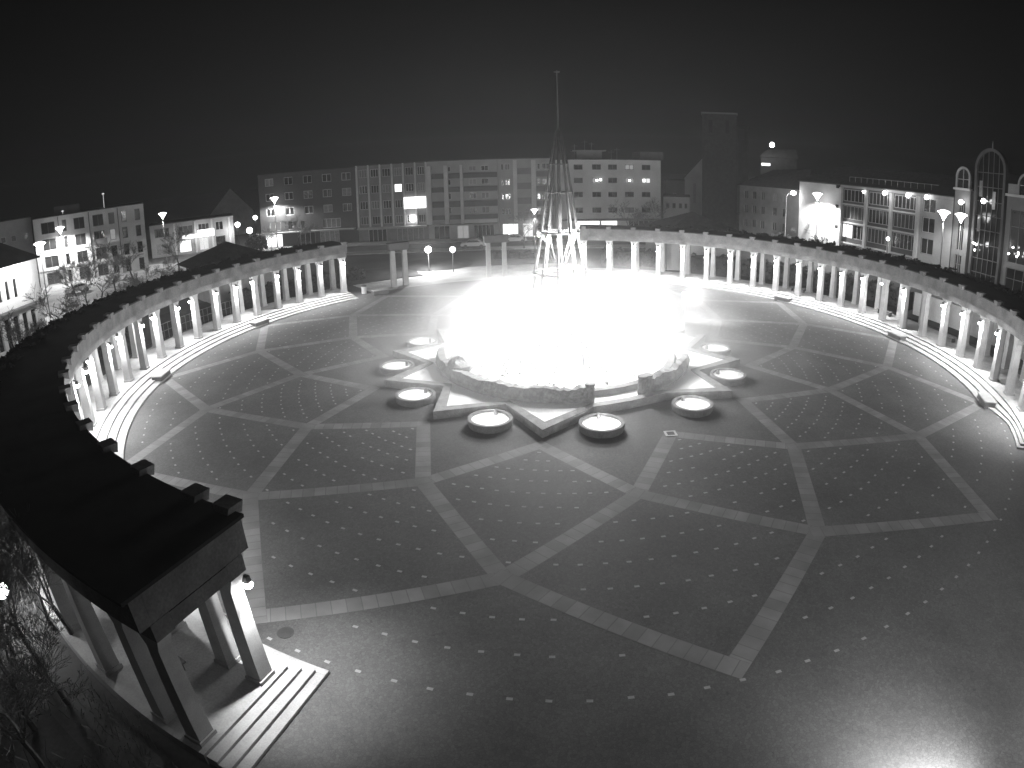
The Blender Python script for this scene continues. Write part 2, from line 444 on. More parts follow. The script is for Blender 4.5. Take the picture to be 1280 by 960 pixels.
colonnade(RT, 'curved colonnade on the right with a row of bright lamps on its columns', right_l, True, False)

# stone blocks on the steps at the outer points of the rosette
BT = [(185.4,'on the left steps, nearest the camera'),(155.3,'in the middle of the left steps'),(125.3,'at the far end of the left colonnade'),
      (35.3,'on the far right steps beside the fountain glare'),(5.3,'in the middle of the right steps'),(-24.7,'on the right steps, nearest the right edge')]
for k, (t, w) in enumerate(BT):
    c, q = math.cos(R(t)), math.sin(R(t)); r = rr(t)-2.1
    th = thing('stone_block', 'dark stone block '+w, 'stone block', (r*c, r*q, 0), 'stone blocks on the steps')
    def X(a, w_, z): return ((r+a)*c-w_*q, (r+a)*q+w_*c, z)
    for nm, (a0,a1,w0,h0,h1), mm in (('base',(-.42,.42,.9,.0,.42),'block'),('top_slab',(-.48,.48,.97,.42,.52),'step')):
        b = MB(); b.hexa([X(a0,-w0,h0),X(a1,-w0,h0),X(a1,w0,h0),X(a0,w0,h0),X(a0,-w0,h1),X(a1,-w0,h1),X(a1,w0,h1),X(a0,w0,h1)]); b.build(nm, M[mm], th, bevel=.02)

# litter bin by the gap in the left colonnade
tb = thing('litter_bin', 'small pale litter bin standing beyond the last lit column of the left colonnade', 'bin', pol(rr(127.5)-.4,127.5))
b = MB(); b.lathe([(.3,0),(.3,.78),(.27,.8)], pol(rr(127.5)-.4,127.5), 16); b.build('body', M['white'], tb)
b = MB(); b.lathe([(.33,.8),(.33,.9),(.2,.98),(.01,1.0)], pol(rr(127.5)-.4,127.5), 16); b.build('lid', M['dsteel'], tb)

def bench(t, o, lb_, rot=0):
    c = pol(rr(t)+o, t, .45); th = thing('bench', lb_, 'bench', c, 'benches in the colonnades', R(t+90))
    def bb(nm, *a, m='dsteel'):
        q = MB(); q.box(*a); ob_ = q.build(nm, M[m]); ob_.parent = th; return ob_
    bb('seat', -.95,.95,-.25,.25,.38,.46, m='block'); bb('leg', -.8,-.7,-.2,.2,0,.378); bb('leg', .7,.8,-.2,.2,0,.378)
bench(244.6, 1.35, 'dark bench between the columns of the near left corner')
bench(0.5, 2.0, 'dark bench behind the unlit column of the right colonnade'); bench(16, 2.0, 'dark bench in the right colonnade, middle of the row'); bench(36, 2.0, 'dark bench in the far right colonnade')
c = pol(13.54, PH+30); th = thing('floor_light', 'small square white-framed floor plate at a corner of the pale paving band', 'floor plate', (c[0],c[1],.02))
for nm_, a_, z_, m_ in (('frame', .33, .035, 'white'), ('plate', .2, .042, 'dsteel')):
    b = MB(); b.hexa([(c[0]+x*a_, c[1]+y*a_, z0_) for z0_ in (.018, z_) for x, y in ((-1,-1),(1,-1),(1,1),(-1,1))]); b.build(nm_, M[m_], th)
c = (-11.22,-27.8,0); mh = MB(); mh.lathe([(.3,.006),(.3,.016),(.27,.018),(.01,.018)], c, 20)
tag(mh.build('manhole_cover', M['dsteel'], None, origin=c), 'round dark manhole cover near the steps of the near corner', 'manhole cover')
# gate pillars in the northern gap
for (t, wd, lb_) in ((118.9,.75,'pair of tall pale pillars with a dark cap, left of the bright globe lamps'),(98.6,1.0,'pair of tall pale pillars right of the globe lamps, left of the pole sculpture')):
    c, q = math.cos(R(t)), math.sin(R(t)); r = rr(t)+.6
    th = thing('gate_pillars', lb_, 'pillars', (r*c, r*q, 0), 'gate pillars')
    def X(a, w_, z): return ((r+a)*c-w_*q, (r+a)*q+w_*c, z)
    for sg in (-1, 1):
        b = MB(); w0, w1 = .3, .25; o_ = sg*wd
        b.hexa([X(-w0,o_-w0,0),X(w0,o_-w0,0),X(w0,o_+w0,0),X(-w0,o_+w0,0),X(-w1,o_-w1,4.3),X(w1,o_-w1,4.3),X(w1,o_+w1,4.3),X(-w1,o_+w1,4.3)])
        b.build('pillar', M['column'], th)
    b = MB(); hh = wd+.45
    b.hexa([X(-.45,-hh,4.3),X(.45,-hh,4.3),X(.45,hh,4.3),X(-.45,hh,4.3),X(-.5,-hh-.1,5.2),X(.5,-hh-.1,5.2),X(.5,hh+.1,5.2),X(-.5,hh+.1,5.2)]); b.build('cap', M['dark'], th)

# ------------------------------------------------------------------ fountain
FC = (0,0,0)
ft = thing('fountain', 'star-shaped raised fountain with a rough curved stone wall, glowing white in the square', 'fountain', (0,0,0))
def star(rt, ri, skip=True):
    P = []
    for k in range(24):
        t = PH+15*k
        r = rt if k % 2 == 0 else ri
        if k in (2,): r = ri-.2
        P.append((r, t))
    return P
so = star(12.75, 9.7); si = star(11.7, 9.15); sj = star(12.1, 9.36)
b = MB()
for k in range(24):
    k2 = (k+1) % 24
    a, c = so[k], so[k2]; ai, ci = si[k], si[k2]; aj, cj = sj[k], sj[k2]
    b.quad(pol(a[0],a[1],0), pol(c[0],c[1],0), pol(c[0],c[1],.5), pol(a[0],a[1],.5))
    b.quad(pol(a[0],a[1],.5), pol(c[0],c[1],.5), pol(ci[0],ci[1],.5), pol(ai[0],ai[1],.5))
    b.quad(pol(ai[0],ai[1],.5), pol(ci[0],ci[1],.5), pol(ci[0],ci[1],.2), pol(ai[0],ai[1],.2))
b.build('star_rim', M['rimlight'], ft)
b = MB(); i0 = 0
for r, t in si: b.v.append(pol(r-.002, t, .40))
b.f.append(tuple(range(24))); b.m.append(0)
b.build('water', M['foam'], ft)
# rough ring wall with end posts
def ringwall(t0, t1):
    b = MB(); n = int(abs(t1-t0)/1.5); base = len(b.v)
    rng = random.Random(3)
    for k in range(n+1):
        t = t0+(t1-t0)*k/n
        z = 1.25+rng.uniform(-.03,.05)+.06*math.sin(t*.35); z2 = z+rng.uniform(-.08,.08)
        for r_, zz in ((8.85+rng.uniform(-.05,.05),.3),(8.95+rng.uniform(-.08,.08),.8),(8.8+rng.uniform(-.06,.06),z),(8.35,z2),(8.25,.3)):
            b.v.append(pol(r_, t, zz))
    for k in range(n):
        for j in range(4):
            a = base+5*k+j; b.f.append((a, a+5, a+6, a+1)); b.m.append(0)
    b.f.append(tuple(base+j for j in range(5))); b.m.append(0); e = base+5*n; b.f.append(tuple(e+4-j for j in range(5))); b.m.append(0)
    b.build('stone_wall', M['rock'], ft)
ringwall(176, 274.5); ringwall(-60.5, -18)
for t in (275.3, -62.0, -59.5):
    b = MB(); c = pol(8.75, t, .3); b.lathe([(.0,0),(.28,0),(.27,1.12),(.32,1.16),(.32,1.28),(.01,1.3)], c, 14); b.build('post', M['rock'], ft)
# inner kerb and stepped pool
b = MB(); b.lathe([(8.0,.41),(7.9,.75),(7.4,.75),(7.3,.6),(.01,.6)], FC, 48, mis=[1,1,1,0]); b.build('inner_pool', [M['foam'], M['rim']], ft)
# water jets (one spray) : curved sheets of drops
b = MB(); rng = random.Random(11)
for k in range(36):
    t = 10*k; vx = rng.uniform(2.2,3.2); vz = rng.uniform(7.2,8.6)
    for j in range(64):
        tau = rng.uniform(0, 1.55); r = 6.6-vx*tau; z = .6+vz*tau-4.9*tau*tau
        if z < .6: continue
        c = Vector(pol(r, t+rng.gauss(0,.8), z))+Vector((rng.gauss(0,.07),rng.gauss(0,.07),rng.gauss(0,.07)))
        s_ = rng.uniform(.05,.13); v1 = Vector((rng.gauss(0,1),rng.gauss(0,1),rng.gauss(0,1))).normalized()*s_; v2 = v1.orthogonal().normalized()*s_
        v3 = v1.cross(v2).normalized()*s_
        i = len(b.v); b.v += [tuple(c+v1),tuple(c-v1),tuple(c+v2),tuple(c-v2),tuple(c+v3),tuple(c-v3)]
        for q in ((0,2,4),(2,1,4),(1,3,4),(3,0,4),(2,0,5),(1,2,5),(3,1,5),(0,3,5)):
            b.f.append(tuple(i+x for x in q)); b.m.append(0)
o = b.build('water_spray', M['foam'], None); tag(o, 'brightly lit water spray rising inside the fountain wall', 'water', kind='stuff')
# boulders inside the wall
bt = MB(); rng = random.Random(5)
def blob(c, r, sz=(1,1,1)):
    n1, n2 = 7, 10; i = len(bt.v)
    for a in range(n1+1):
        for c2 in range(n2):
            ph = PI*a/n1; th = 2*PI*c2/n2; k = r*(1+rng.uniform(-.13,.13))
            bt.v.append((c[0]+k*sz[0]*math.sin(ph)*math.cos(th), c[1]+k*sz[1]*math.sin(ph)*math.sin(th), c[2]+k*sz[2]*math.cos(ph)))
    for a in range(n1):
        for c2 in range(n2):
            q = i+a*n2+c2; w = i+a*n2+(c2+1)%n2; bt.f.append((q, q+n2, w+n2, w)); bt.m.append(0)
blob(pol(8.0, 208, 1.15), .85, (1,1,.75))
o = bt.build('boulder', M['rock'], None, origin=pol(8.0,208,.4)); tag(o, 'dark boulder at the left inside the fountain wall', 'boulder')
# twelve round basins in the notches of the star
pos12 = ['at the fountain front, right of the foremost star point','at the fountain front right, beside the wall gap','right of the fountain, behind the right star point',
         'at the right side of the fountain, half lost in the glare','behind the fountain, outermost on the right','behind the fountain on the right in the glare','behind the fountain, right of the sculpture axis',
         'behind the fountain on the left','at the far left of the fountain in the glare','left of the fountain, at the edge of the glare','at the fountain front left beside the bright star point','at the fountain front, left of the foremost star point']
proto = None
order12 = [0,1,2,3,4,5,6,7,8,9,10,11]
for k in order12:
    t = PH+15+30*k; c = pol(11.75, t)
    lb_ = 'round basin of water '+pos12[k]
    if proto is None:
        proto = thing('round_basin', lb_, 'basin', (0,0,0), 'round basins around the fountain')
        b = MB(); b.lathe([(1.18,0),(1.22,.1),(1.26,.42),(1.24,.52),(1.06,.52),(1.04,.3)], FC, 36); b.build('rim', M['rim'], proto, smooth=False)
        b = MB(); b.lathe([(1.045,.40),(.7,.41),(.01,.42)], FC, 36); b.build('water', M['foam'], proto)
        b = MB(); b.lathe([(.12,.41),(.1,.72),(.07,.78),(.01,.79)], (.0,.72,0), 12); b.build('spout', M['rim'], proto)
        proto.scale = (1,1,.86); proto.location = (c[0], c[1], 0); proto.rotation_euler = (0,0,R(t+90))
    else:
        cc_ = copy_tree(proto, (c[0], c[1], 0), R(t+90), lb_)
    light('basin_light', 'POINT', (c[0], c[1], .72), {0:70,11:60,1:60,10:45,9:14,2:14}.get(k, 20), None, .12)
# tall sculpture of leaning poles
sc = thing('pole_sculpture', 'tall slender cone of leaning steel poles with a mast on top, rising from the fountain', 'sculpture', (-.2,0,.6))
def coneR(z): return max(.16, 3.0-(z-.6)*.184) if z > 0 else 3
NP = 10
for k in range(NP):
    t = 36*k+9
    zs = [.6,4.9,9.3,13.9,16.2]; rs = [3.0,2.12,1.28,.6,.12]
    b = MB()
    for (za, zb, ra, rb) in zip(zs, zs[1:], rs, rs[1:]):
        pa = Vector(pol(ra,t,za))+Vector((-.2,0,0)); pb = Vector(pol(rb,t,zb))+Vector((-.2,0,0))
        b.tube(pa, pb, .075, .065, 6)
    b.build('pole', M['sculpture'], sc)
for z, r, w in ((6.5,1.82,.14),(9.3,1.34,.1),(12.0,.92,.07),(13.9,.64,.06)):
    b = MB()
    for k in range(20):
        b.tube(Vector(pol(r,18*k,z))+Vector((-.2,0,0)), Vector(pol(r,18*k+18,z))+Vector((-.2,0,0)), w*.6, w*.6, 6, caps=False)
    for k in range(5):
        b.tube(Vector(pol(r,72*k,z))+Vector((-.2,0,0)), (-.2,0,z), w*.4, w*.4, 5)
    b.build('ring', M['sculpture'], sc)
b = MB()
for k in range(NP):
    b.tube(Vector(pol(1.3,36*k+9,9.3))+Vector((-.2,0,0)), Vector(pol(.45,36*k+27,7.2))+Vector((-.2,0,0)), .035, .035, 5)
b.build('strut', M['sculpture'], sc)
b = MB(); b.tube((-.2,0,9.3), (-.2,0,16.2), .12, .1, 8); b.tube((-.2,0,16.2), (-.2,0,20.0), .07, .03, 8); b.build('mast', M['sculpture'], sc)
b = MB(); b.tube((-.2,0,20.0), (-.2,0,20.35), .05, .03, 8); b.tube((-.4,0,20.25), (0,0,20.25), .035, .035, 6); b.build('finial', M['sculpture'], sc)
b = MB(); b.lathe([(.01,4.6),(1.9,4.7),(1.95,4.85),(.01,4.9)], (-.2,0,0), 24); b.build('bowl', M['sculpture'], sc)
# floodlights inside the fountain
FW = 26000
spots = [(4.4,-60,3.9,.17),(5.2,10,4.0,.17),(5.2,75,4.6,.14),(5.4,150,3.9,.16),(4.4,225,3.6,.15),(1.3,60,6.0,.06),(.9,0,3.2,.15)]
nm = ['on the right front of the pool','on the right of the pool','at the far right of the pool','at the far left of the pool','on the left front of the pool','on the pole sculpture','under the sculpture bowl']
for (r, t, z, sh), w_ in zip(spots, nm):
    c = pol(r, t)
    th = thing('floodlight', 'floodlight on a stand '+w_+', in the fountain glare', 'floodlight', (c[0],c[1],.6), 'floodlights in the fountain')
    b = MB(); b.tube((c[0],c[1],.6), (c[0],c[1],z-.25), .05, .05, 8); b.build('stand', M['white'], th)
    b = MB(); b.lathe([(.01,z-.25),(.13,z-.24),(.15,z-.1),(.15,z)], (c[0],c[1],0), 14); b.build('housing', M['white'], th)
    b = MB(); b.lathe([(.19,z),(.17,z+.12),(.1,z+.18),(.01,z+.2)], (c[0],c[1],0), 14); gl = b.build('lens', M['flood'], th)
    light('flood_light', 'POINT', (c[0],c[1],z+.45), FW*sh, gl, .22)
for k, t in enumerate((-60, 150)):  # two lights added high up to fill the shadows round the fountain
    c = Vector(pol(1.55, t, 9.3))+Vector((-.2,0,0))
    th = thing('floodlight', 'added fill light high on the '+('near' if k == 0 else 'far')+' side of the sculpture ring', 'floodlight', tuple(c), 'floodlights in the fountain')
    b = MB(); b.lathe([(.01,-.3),(.13,-.28),(.17,-.12),(.17,.05),(.01,.08)], tuple(c), 14); hs_ = b.build('housing', M['steel'], th)
    b = MB(); b.lathe([(.01,-.4),(.12,-.38),(.14,-.31)], tuple(c), 12); b.build('lens', M['flood'], hs_)
    light('flood_light', 'POINT', (c[0]+.1*(1 if k == 0 else -1), c[1]-.2*(1 if k == 0 else -1), c[2]-.65), 5500, hs_, .2)
# floodlights behind the fountain; the two right ones are added to whiten paving
for k, (r, t, dx, dy, pw, w_) in enumerate(((13.5,114,-.1,.5,1500,'behind the fountain, left of the sculpture'),(15,66,.4,1,9000,'added behind the fountain to whiten paving, right of the sculpture'),(14.5,38,.9,.8,9000,'added far right behind the fountain to whiten paving'))):
    c = pol(r, t); z = 2.7
    th = thing('floodlight_post', 'floodlight on a post '+w_, 'floodlight', (c[0],c[1],0), 'floodlight posts behind the fountain')
    b = MB(); b.tube((c[0],c[1],0), (c[0],c[1],z), .06, .05, 8); b.build('post', M['white'], th)
    b = MB(); b.box(c[0]-.3,c[0]+.3,c[1]-.12,c[1]+.12,z,z+.4); hd = b.build('head', M['white'], th)
    b = MB(); b.box(c[0]-.26,c[0]+.26,c[1]-.155,c[1]-.125,z+.04,z+.36); b.build('lens', M['flood'], hd)
    if k == 0: light('flood_light', 'POINT', (c[0], c[1]-.5, z+.2), pw, hd, .25)
    else: light('flood_light', 'SPOT', (c[0]+.25*dx, c[1]+.3*dy, z+.2), pw, hd, .25, direction=(dx,dy,-.32), spot=120, blend=.8)

# ------------------------------------------------------------------ lamps
def street_lamp(h):
    th = thing('street_lamp', '', 'street lamp', (0,0,0), 'street lamps')
    b = MB(); b.tube((0,0,0),(0,0,.9),.14,.12,10); b.tube((0,0,.9),(0,0,h-.9),.09,.055,10); b.build('post', M['steel'], th)
    b = MB(); b.lathe([(.06,h-1.0),(.22,h-.65),(.6,h-.12),(.01,h-.10)], FC, 20); gl = b.build('bowl', M['lamp'], th)
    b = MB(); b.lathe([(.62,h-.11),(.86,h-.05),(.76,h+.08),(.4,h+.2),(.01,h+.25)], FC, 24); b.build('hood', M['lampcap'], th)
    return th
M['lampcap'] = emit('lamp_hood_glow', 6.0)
lampA = street_lamp(9.5)
L = [(-31.69,121,9.5,4500,'single street lamp with its head against the dark sky above the low shop building'),
     (28.38,105.2,10.2,16000,'street lamp standing right in front of the bright blank end wall of the office block'),
     (40.11,84,10.2,2200,'street lamp with a wide flat head beside the arched building, left of the pair'),
     (41.7,86,10.0,900,'dimmer street lamp close behind the wide-headed one by the arched building'),
     (-41.21,115,9.9,14000,'street lamp in front of the pale apartment block, right of the pair'),
     (-43.2,84,9.5,7000,'street lamp at the corner of the bright shop house, left of the pair'),
     (-21.29,124.5,9.9,9000,'street lamp in front of the left end of the dark brick block'),
     (2.41,100,6.5,1500,'street lamp on the pavement left of the pole sculpture')]
for k, (az, d, h, pw, lb_) in enumerate(L):
    P = bearing(az, d)
    o = lampA if k == 0 else copy_tree(lampA, sc=h/9.5)
    o.location = P; o.scale = (h/9.5,)*3; o['label'] = lb_
    light('lamp_light', 'SPOT', (P[0], P[1], h-1.4), pw, None, .35, direction=(0,0,-1), spot=172, blend=.35)
# curved arm lamp
P = bearing(25.5, 112); h = 9.8
th = thing('arm_lamp', 'lamp with a curved arm and one round head, left of the bright end wall', 'street lamp', P)
b = MB(); b.tube(P, (P[0],P[1],h-1), .1,.07,8); q0 = Vector((P[0],P[1],h-1))
for k in range(6):
    a = R(15*k); b.tube(q0, q1 := Vector((P[0]+1.0*(1-math.cos(R(15*(k+1)))), P[1], h-1+1.0*math.sin(R(15*(k+1))))), .06,.055,6); q0 = q1
b.build('post', M['steel'], th)
b = MB(); b.lathe([(.01,-.4),(.4,-.25),(.55,0),(.4,.25),(.01,.4)], (P[0]+1.4,P[1],h), 16); b.build('lamp_head', M['lamp'], th)
light('lamp_light','POINT',(P[0]+1.4,P[1],h-.9),1500,None,.3)
# globe lamps north of the plaza
G = [((-14.3,39.3),3.0,5200,.42,'very bright globe lamp on a short post, left of the two on the forecourt'),((-11.0,38.6),3.0,350,.36,'globe lamp on a short post, right of the two on the forecourt')]
gp = None
for (x, y), h, pw, r, lb_ in G:
    th = thing('globe_lamp', lb_, 'globe lamp', (x,y,0), 'globe lamps on the forecourt')
    b = MB(); b.tube((x,y,0),(x,y,h-.3),.06,.05,8); b.build('post', M['dsteel'], th)
    b = MB(); b.lathe([(r*math.sin(PI*k/10)+.002, h-r*math.cos(PI*k/10)) for k in range(11)], (x,y,0), 18); b.build('globe', M['flood'] if pw > 1000 else M['lamp'], th)
    light('globe_light','POINT',(x,y-.75,h),pw,None,.3)
# far small lamps in the street on the left and others
F = [(-24.84,140,4.4,.55,'small round street light in the far street, leftmost of four'),(-23.77,128,3.8,.6,'small round street light in the far street, lowest of four'),
     (-23.16,150,4.9,.5,'small round street light in the far street, topmost of four'),(24.14,200,21.2,.8,'bright lamp on the hill above the right roofs'),
     (-21.9,108,3.3,.35,'small round light under the tree before the brick block'),(35.1,80,6.4,.22,'small light low behind the right colonnade'),(25.04,95,3.6,.35,'small light in the bushes below the curved arm lamp')]
for az, d, z, r, lb_ in F:
    P = bearing(az, d)
    th = thing('distant_lamp', lb_, 'street lamp', P, 'small distant lamps')
    b = MB(); b.tube(P, (P[0],P[1],z-r), .08,.06,6); b.build('post', M['dsteel'], th)
    b = MB(); b.lathe([(r*math.sin(PI*k/8)+.002, z-r*math.cos(PI*k/8)) for k in range(9)], (P[0],P[1],0), 12); b.build('globe', M['lamp'], th)
    light('lamp_light','POINT',(P[0],P[1],z-r-.3),260,None,.3)
# near lamp at the left edge of the frame behind the trees
P = (-21.75,-29.8,0)
th = thing('path_lamp', 'glaring lamp behind bare trees at the left edge of the photo', 'lamp', P)
b = MB(); b.tube(P,(P[0],P[1],1.25),.06,.05,8); b.build('post', M['dsteel'], th)
b = MB(); b.lathe([(.32*math.sin(PI*k/10)+.002, 1.5-.32*math.cos(PI*k/10)) for k in range(11)], (P[0],P[1],0), 16); b.build('globe', M['flood'], th)
light('lamp_light','POINT',(P[0]+.42,P[1],1.75),420,None,.3)
# lamp below the lower right of the frame
P = (6.7,-37.5,0)
th = thing('wall_washer', 'floodlight just below the lower right edge of the photo', 'floodlight', P)
b = MB(); b.tube(P,(P[0],P[1],1.1),.06,.05,8); b.build('post', M['dsteel'], th)
b = MB(); b.box(P[0]-.2,P[0]+.2,P[1]-.1,P[1]+.1,1.1,1.4); b.build('head', M['dsteel'], th)
light('flood_light','SPOT',(P[0]-.2,P[1]+1.0,1.5),2800,None,.3,direction=(-.1,.9,-1),spot=125,blend=1.0)

P = (13.0,-41.0,0)  # unseen fill light on a mast, added to brighten the right foreground
th = thing('added_fill_mast', 'unseen added fill light beyond the lower right edge of the photo', 'added fill light', P)
b = MB(); b.tube(P,(P[0],P[1],7.6),.1,.07,8); b.build('mast', M['dsteel'], th)
b = MB(); b.box(P[0]-.3,P[0]+.3,P[1]-.15,P[1]+.15,7.6,8.0); b.build('head', M['dsteel'], th)
light('flood_light','SPOT',(P[0]-.1,P[1]+.4,7.7),5500,None,.4,direction=(-.35,1,-.62),spot=140,blend=1.0)

# ------------------------------------------------------------------ buildings
class Facade:
    def __init__(s, P0, P1):
        s.p = Vector((P0[0],P0[1],0)); e = Vector((P1[0]-P0[0],P1[1]-P0[1],0)); s.L = e.length; s.e = e.normalized()
        s.n = Vector((s.e.y,-s.e.x,0))        # towards the camera side
    def __call__(s, u, n, z): v = s.p+s.e*u+s.n*n; return (v.x, v.y, z)

def wall_front(b, F, u0, u1, z0, z1, rows, th=.22, mi=0):
    """front skin of thickness th with window openings; rows = [(za,zb,[(ua,ub),...])]"""
    z = z0
    for za, zb, cols in sorted(rows):
        if za > z: b.fbox(F, u0, u1, -th, 0, z, za, mi)
        u = u0
        for ua, ub in sorted(cols):
            if ua > u: b.fbox(F, u, ua, -th, 0, za, zb, mi)
            u = ub
        if u < u1: b.fbox(F, u, u1, -th, 0, za, zb, mi)
        z = zb
    if z < z1: b.fbox(F, u0, u1, -th, 0, z, z1, mi)

def window(F, root, ua, ub, za, zb, mull=1, pane='glass', frame='frame', depth=.12, t=.09, hbar=False, name='window'):
    b = MB(); n0, n1 = -depth-.06, -depth+.02
    b.fbox(F, ua, ub, n0, n1, za, za+t); b.fbox(F, ua, ub, n0, n1, zb-t, zb)
    b.fbox(F, ua, ua+t, n0, n1, za+t, zb-t); b.fbox(F, ub-t, ub, n0, n1, za+t, zb-t)
    for k in range(mull):
        c = ua+(ub-ua)*(k+1)/(mull+1); b.fbox(F, c-t*.5, c+t*.5, n0, n1, za+t, zb-t)
    if hbar: c = za+(zb-za)*.68; b.fbox(F, ua+t, ub-t, n0+.01, n1-.01, c-t*.4, c+t*.4)
    w = b.build(name, M[frame], root)
    b = MB(); b.quad(F(ua+.01,n0+.03,za+.01), F(ub-.01,n0+.03,za+.01), F(ub-.01,n0+.03,zb-.01), F(ua+.01,n0+.03,zb-.01)); b.build('pane', M[pane], w)
    return w

def block(name, label, cat, P0, P1, depth, z1, wall='grey', rows=(), roof='tile', parapet=0, z0=-.3):
    """rows: (za, zb, [(ua,ub,pane,mull), ...])"""
    F = Facade(P0, P1)
    mid = F(F.L/2, 0, 0); root = thing(name, label, cat, (mid[0], mid[1], 0))
    b = MB(); b.fbox(F, 0, F.L, -depth, -.222, z0, z1-.002)
    wall_front(b, F, 0, F.L, z0, z1, [(r[0], r[1], [(c[0], c[1]) for c in r[2]]) for r in rows])
    b.build('wall', M[wall], root)
    for r in rows:
        for c in r[2]:
            window(F, root, c[0], c[1], r[0], r[1], mull=c[3] if len(c) > 3 else 1, pane=c[2] if len(c) > 2 else 'glass', frame=c[4] if len(c) > 4 else 'frame')
    b = MB(); b.fbox(F, -.15, F.L+.15, -depth-.15, .25, z1, z1+.16); b.build('roof', M[roof], root)
    return F, root

# -- dark brick block
cols = [-50.62,-46.48,-42.42,-38.44,-34.5]
def pn(i, j): return 'curtain' if (i*7+j*3) % 5 == 1 else 'glass'
X0 = -53.0
rows = []
for j, zc in enumerate((7.0,10.0,13.0)):
    rows.append((zc-.78, zc+.72, [(c-X0-.92, c-X0+.92, pn(i,j), 1) for i, c in enumerate(cols)]))
rows.append((3.2,5.0,[(2.0,4.4,'dimlit',1),(6.0,7.0,'glass',0),(8.6,9.6,'glass',0),(13.2,17.0,'curtain',3)]))
rows.append((-.1,2.6,[(.8,4.6,'lit',2),(8.4,11.6,'glass',2),(12.6,16.6,'curtain',3)]))
F, bk = block('brick_apartment_block', 'dark brick apartment block with three rows of pale-framed windows', 'building', (X0,75.7), (-32.62,75.7), 12, 14.5, 'brick', rows)
b = MB(); b.fbox(F, .4, 20, .0, 1.6, 2.75, 2.95); b.build('canopy', M['grey'], bk)
# -- pilastered block
X0 = -32.55; px = [-32.41,-30.1,-27.83,-25.5,-23.33,-21.03,-18.95]
rows = []
for j, zc in enumerate((4.2,7.15,10.2,13.3)):
    r = []
    for i in range(6):
        pane = 'glass' if (i+j*2) % 3 else 'curtain'
        if (j, i) == (2, 3): pane = 'sign'
        if (j, i) in ((1, 4), (1, 5)): pane = 'sign'
        r.append((px[i]-X0+.42, px[i+1]-X0-.3, pane, 2 if pane != 'sign' else 0))
    rows.append((zc-.85, zc+.72, r))
rows.append((-.1,2.4,[(2.0,5.6,'glass',3),(7.6,12.8,'curtain',4)]))
F, gb = block('pilastered_office_block', 'four-storey block with six narrow bays between light pilasters and two white lit windows', 'building', (X0,75.9), (-18.8,75.9), 12, 14.75, 'mid', rows)
for x in px:
    b = MB(); w = .16 if x > -19.5 or x < -32 else .14; b.fbox(F, x-X0-w+.02, x-X0+w+.02, .001, .35, 2.9, 14.85); b.build('pilaster', M['white'], gb)
b = MB(); b.fbox(F, .2, 13.5, .002, 1.8, 2.55, 2.85); b.build('canopy', M['grey'], gb)
b = MB(); b.lathe([(.01,-.2),(.55,-.2),(.6,0),(.55,.2),(.01,.2)], (0,0,0), 20)
b.v = [(x-21.74, 75.9-.55-z, y+4.2) for x, y, z in b.v]
b.build('round_sign', M['lamp'], gb)
b = MB(); b.fbox(Facade((-32.55,75.9),(-18.8,75.9)), 9.3, 13.45, .36, .5, 6.15, 8.3); b.build('lit_sign', M['sign'], gb)
light('sign_light','POINT',(-21.7,74.3,4.2),30,None,.3)
# -- balcony block
X0 = -18.75
rows = []
for (za, zb) in ((4.75,5.95),(7.5,8.7),(10.2,11.3),(12.75,13.75)):
    k = za
    rows.append((za, zb, [(3.6,4.5,'glass',0),(7.9,9.3,'curtain' if k > 9 else 'glass',1),(10.2,11.6,'glass',1)]))
rows.append((-.1,2.6,[(1.0,4.0,'glass',2),(5.4,7.6,'dimlit',1),(8.6,12.4,'glass',4)]))
F, bb = block('balcony_apartment_block', 'apartment block with long dark balcony parapets, left half of the middle row', 'building', (X0,75.75), (-5.42,75.75), 12, 14.85, 'grey', rows)
for za, zb in ((3.75,4.55),(6.1,7.2),(8.95,9.85),(11.5,12.45)):
    for (ua, ub) in ((.95,3.15),(4.15,6.15),(6.95,13.2)):
        b = MB(); b.fbox(F, ua, ub, .001, .9, za, zb); b.build('balcony', M['dark'], bb)
for (ua, ub) in ((.05,.85),(3.25,4.05),(6.28,6.8)):
    b = MB(); b.fbox(F, ua, ub, .002, 1.05, 2.9, 14.0); b.build('pilaster', M['white'], bb)
b = MB(); b.fbox(F, 6.9, 13.0, .95, 1.1, 3.0, 3.65); b.build('sign_board', M['white'], bb)
b = MB(); b.fbox(F, .3, 13.1, .003, 2.2, 2.65, 2.9); b.build('canopy', M['grey'], bb)
# -- block with two light pilasters
X0 = -5.36
rows = []
for zc in (4.9,7.7,10.45,13.35):
    rows.append((zc-.6, zc+.6, [(.55,1.0,'glass',0),(1.25,2.25,'curtain' if zc > 12 else 'glass',1),(7.3,7.9,'glass',0),(8.2,9.8,'glass',1)]))
rows.append((-.1,2.6,[(.6,3.6,'lit',2),(4.4,6.4,'litweak',1),(7.2,10.0,'glass',3)]))
F, b7 = block('stairwell_apartment_block', 'apartment block with two tall light pilasters, just left of the pole sculpture', 'building', (X0,75.8), (5.3,75.8), 12, 14.85, 'grey', rows)
for ua, ub in ((2.8,3.5),(6.2,7.0)):
    b = MB(); b.fbox(F, ua, ub, .001, .6, 2.9, 14.6); b.build('pilaster', M['white'], b7)
for z in (3.6,6.3,9.1,11.9):
    b = MB(); b.fbox(F, 3.55, 6.15, .002, .25, z, z+1.2); b.build('balcony', M['mid'], b7)
    b = MB(); b.fbox(F, 7.1, 10.4, .002, .5, z-.5, z+.55); b.build('balcony', M['mid'], b7)
